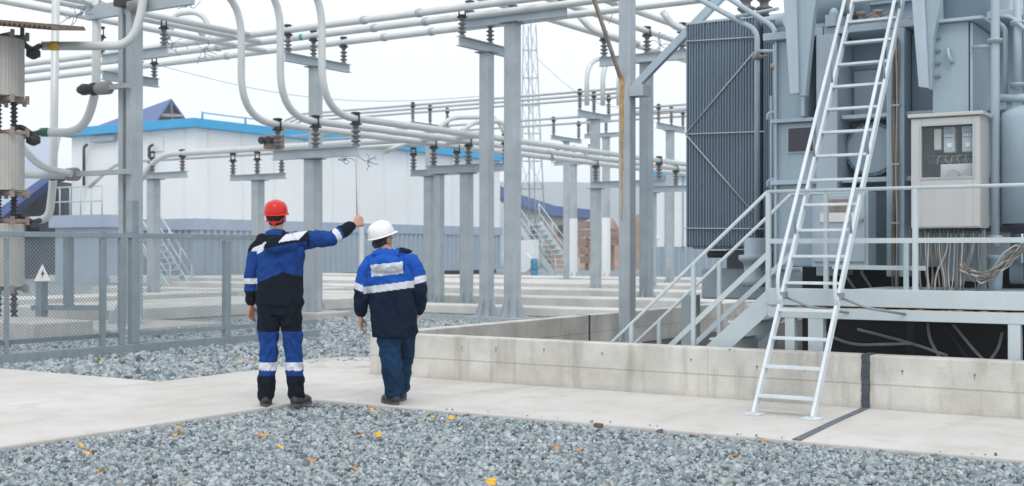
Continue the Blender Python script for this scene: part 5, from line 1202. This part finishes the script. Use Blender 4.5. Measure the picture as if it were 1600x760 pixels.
def z1(c,nm):
    tr_,dr_=seg_t(c,er,wr_); tu,du=seg_t(c,sr,er); tl,dl=seg_t(c,el,wl)
    if c.x>.255 and c.z>1.33:
        if tu<.97 and c.x<er.x:
            return 1 if tu>.22 else 0
        if c.x<er.x+.012: return 1
        if .07<tr_<.30: return 2
        if tr_<.42: return 1
        return 0
    if c.x>.25 and c.z>1.3: return 1 if c.x>.262 else 0
    if c.x<-.185 and c.z<1.36+.0:
        if c.z>1.125: return 1
        if c.z>1.075: return 2
        if c.z>1.015: return 1
        return 0
    if c.y<.02:
        l=(c.x+.15)*.40+1.385
        if -.225<c.x-(c.z-1.385)*.55<-.115 and abs(c.z-l)<.034 : return 2
        l=1.492+(c.x-.14)*.16
        if .065<c.x-(c.z-1.49)*.8<.205 and abs(c.z-l)<.036: return 2
    yoke=1.365+(c.x+.19)*.20
    if -.13<c.x<.04 and c.z>1.505-.25*abs(c.x+.04)*0: return 1
    if c.z>yoke: return 0
    lo=1.075+ (c.x+.2)*.42 if c.x<.05 else 1.18-(c.x-.05)*.25
    return 0 if c.z<lo else 1
jo=organic(jk,'jacket',.0075,w1,z1,M1,.034,3,seed=3)
for k_,m_ in enumerate(SLV): organic(m_,'sleeve',.007,jo,z1,M1,.020,3,seed=5+k_,fs=9.)
tr_=M()
limb(tr_,[(-.085,0,.90),(-.10,.0,.72),(-.095,.0,.55),(-.10,-.005,.36),(-.115,-.010,.22),(-.120,-.012,.085)],[.108,.096,.080,.076,.076,.074],20)
limb(tr_,[(.095,0,.90),(.105,.0,.72),(.12,.0,.55),(.13,-.005,.36),(.142,-.010,.22),(.153,-.010,.085)],[.108,.096,.080,.076,.076,.072],20)
torso(tr_,[(.005,0,.80,.17,.11),(.005,0,.95,.18,.12),(.005,0,1.0,.17,.115)])
def z2(c,nm):
    z=c.z
    if z>.655: return 0
    if z>.385: return 1
    if z>.315: return 2
    if z>.27: return 1
    return 0
organic(tr_,'trousers',.0075,w1,z2,M1,.032,3,seed=9,fs=8.)
boot(w1,(-.120,-.02,0),.14); boot(w1,(.155,-.02,0),-.38)
# ---- worker 2: white helmet
f2=G(609,632,Z0)
w2=empty('person',(f2.x,f2.y,Z0),'worker in white helmet and blue jacket walking away with a white back patch','person',rz=YAW)
S2=1.0
sl=Vector((-.165,0,1.275)); el=Vector((-.245,-.01,1.02)); wl=Vector((-.262,.03,.80))
sr=Vector((.20,.0,1.28)); er=Vector((.265,-.02,1.02)); wr_=Vector((.255,.10,.84))
bd=M(); hc=Vector((-.068,.05,1.465)); Mx2=head(bd,hc,R(-38),R(-6),1.0)
limb(bd,[(-.02,-.0,1.25),(-.03,.02,1.33),(-.06,.04,1.41)],[.066,.06,.056],16)
torso(bd,[(.02,0,.75,.15,.10),(.02,0,.9,.15,.10),(.01,0,1.1,.17,.11),(.01,0,1.22,.18,.10),(.0,0,1.29,.11,.07)])
limb(bd,[sl,el,wl],[.052,.042,.028]); limb(bd,[sr,er,wr_],[.052,.042,.028])
limb(bd,[(-.05,0,.80),(-.0,.01,.45),(.02,.0,.08)],[.075,.046,.036]); limb(bd,[(.10,0.05,.80),(.11,.18,.45),(.085,.26,.08)],[.075,.046,.036])
hand(bd,wl+Vector((0,.0,-.015)),(.03,.08,-1),(.8,.3,.2),(.2,.9,0),1.0,.22)
hand(bd,wr_+Vector((0,.0,-.01)),(-.35,.4,-.8),(-.6,.5,0),(.2,.9,.1),1.,.5)
organic(bd,'body',.0065,w2,None,('skin',),0,3)
hair(w2,Mx2); helmet(w2,Matrix.Translation(hc)@Matrix.Rotation(R(-13),4,'Y')@Matrix.Translation(-hc)@Mx2@Matrix.Rotation(R(14),4,'X')@Matrix.Rotation(R(4),4,'Y'),'helmet_white',big=1.06)
jk=M()
torso(jk,[(.045,0,.60,.195,.14),(.045,0,.65,.20,.145),(.035,0,.80,.205,.15),(.022,-.005,.95,.213,.155),(.01,-.01,1.08,.218,.155),(.005,-.01,1.18,.215,.145),(.005,0,1.26,.195,.12),(.0,0,1.31,.14,.10),(-.01,0,1.35,.10,.085)])
SLV=[M(),M()]
limb(SLV[0],[sl+Vector((.03,0,-.02)),sl.lerp(el,.4)+Vector((-.010,0,0)),el,el.lerp(wl,.6),wl+Vector((0,0,.02))],[.095,.084,.076,.068,.054])
limb(SLV[1],[sr+Vector((-.03,0,-.02)),sr.lerp(er,.4)+Vector((.008,0,0)),er,er.lerp(wr_,.6),wr_+Vector((0,0,.0))],[.095,.084,.076,.068,.056])
ell(jk,(-.01,-.145,1.25),(.165,.07,.08)); ell(jk,(-.02,-.075,1.335),(.125,.07,.05)); limb(jk,[(-.13,.0,1.33),(-.08,-.08,1.35),(.04,-.085,1.35),(.11,.02,1.33)],[.035,.04,.04,.035],10)
limb(jk,[(.06,.02,1.36),(.13,.01,1.375),(.175,.0,1.36)],[.03,.032,.026],10)
M2=('deep_navy_cloth','bright_blue_cloth','reflective')
def z3(c,nm):
    band=1.045+c.x*.13 if abs(c.x)<.225 else (1.035 if c.x<0 else 1.10+ (c.x-.225)*.25)
    if c.x<-.225: band=1.03-(c.x+.225)*.35
    if abs(c.z-band)<.031: return 2
    if c.z<band: return 0
    if c.x>.085 and c.z>1.345: return 0
    if c.y<0 and -.165<c.x<.145:
        l=1.205+c.x*.10
        if abs(c.z-l)<.052 and abs(c.x+.01)<.142: return 2
    return 1
jo=organic(jk,'jacket',.0075,w2,z3,M2,.034,3,seed=21)
for k_,m_ in enumerate(SLV): organic(m_,'sleeve',.007,jo,z3,M2,.020,3,seed=15+k_,fs=9.)
tr_=M()
limb(tr_,[(-.04,0,.76),(-.015,.0,.60),(.01,.0,.42),(.03,-.005,.25),(.045,.0,.10)],[.125,.105,.095,.092,.082],20)
limb(tr_,[(.115,0.03,.76),(.125,.09,.60),(.125,.20,.42),(.10,.20,.28),(.085,.26,.12)],[.11,.095,.078,.075,.07],20)
torso(tr_,[(.04,0,.66,.17,.12),(.04,0,.80,.18,.12),(.03,0,.86,.17,.11)])
organic(tr_,'trousers',.0075,w2,lambda c,n_: 1 if (c.x>.075+.0*c.z and c.y>.02) or c.z<.32 else 0,('teal_cloth','teal_dark'),.028,3,seed=13,fs=7.)
boot(w2,(.04,-.01,0),.55); boot(w2,(.075,.27,0),.1)

# ------------------------------------------------------------------ air
hz=M(); hz.box((-1500,-60,-1),(1100,1500,75)); ho=hz.build('haze',None or 'hill'); ho.data.materials.clear()
m=bpy.data.materials.new('air'); m.use_nodes=True; nt=m.node_tree; nt.nodes.remove(nt.nodes['Principled BSDF']); pv=nt.nodes.new('ShaderNodeVolumePrincipled'); pv.inputs['Color'].default_value=(.93,.96,1,1); pv.inputs['Density'].default_value=HAZE; pv.inputs['Anisotropy'].default_value=.0
nt.links.new(pv.outputs[0],[n for n in nt.nodes if n.type=='OUTPUT_MATERIAL'][0].inputs['Volume']); ho.data.materials.append(m); tag(ho,'pale haze filling the air over the yard',kind='stuff')
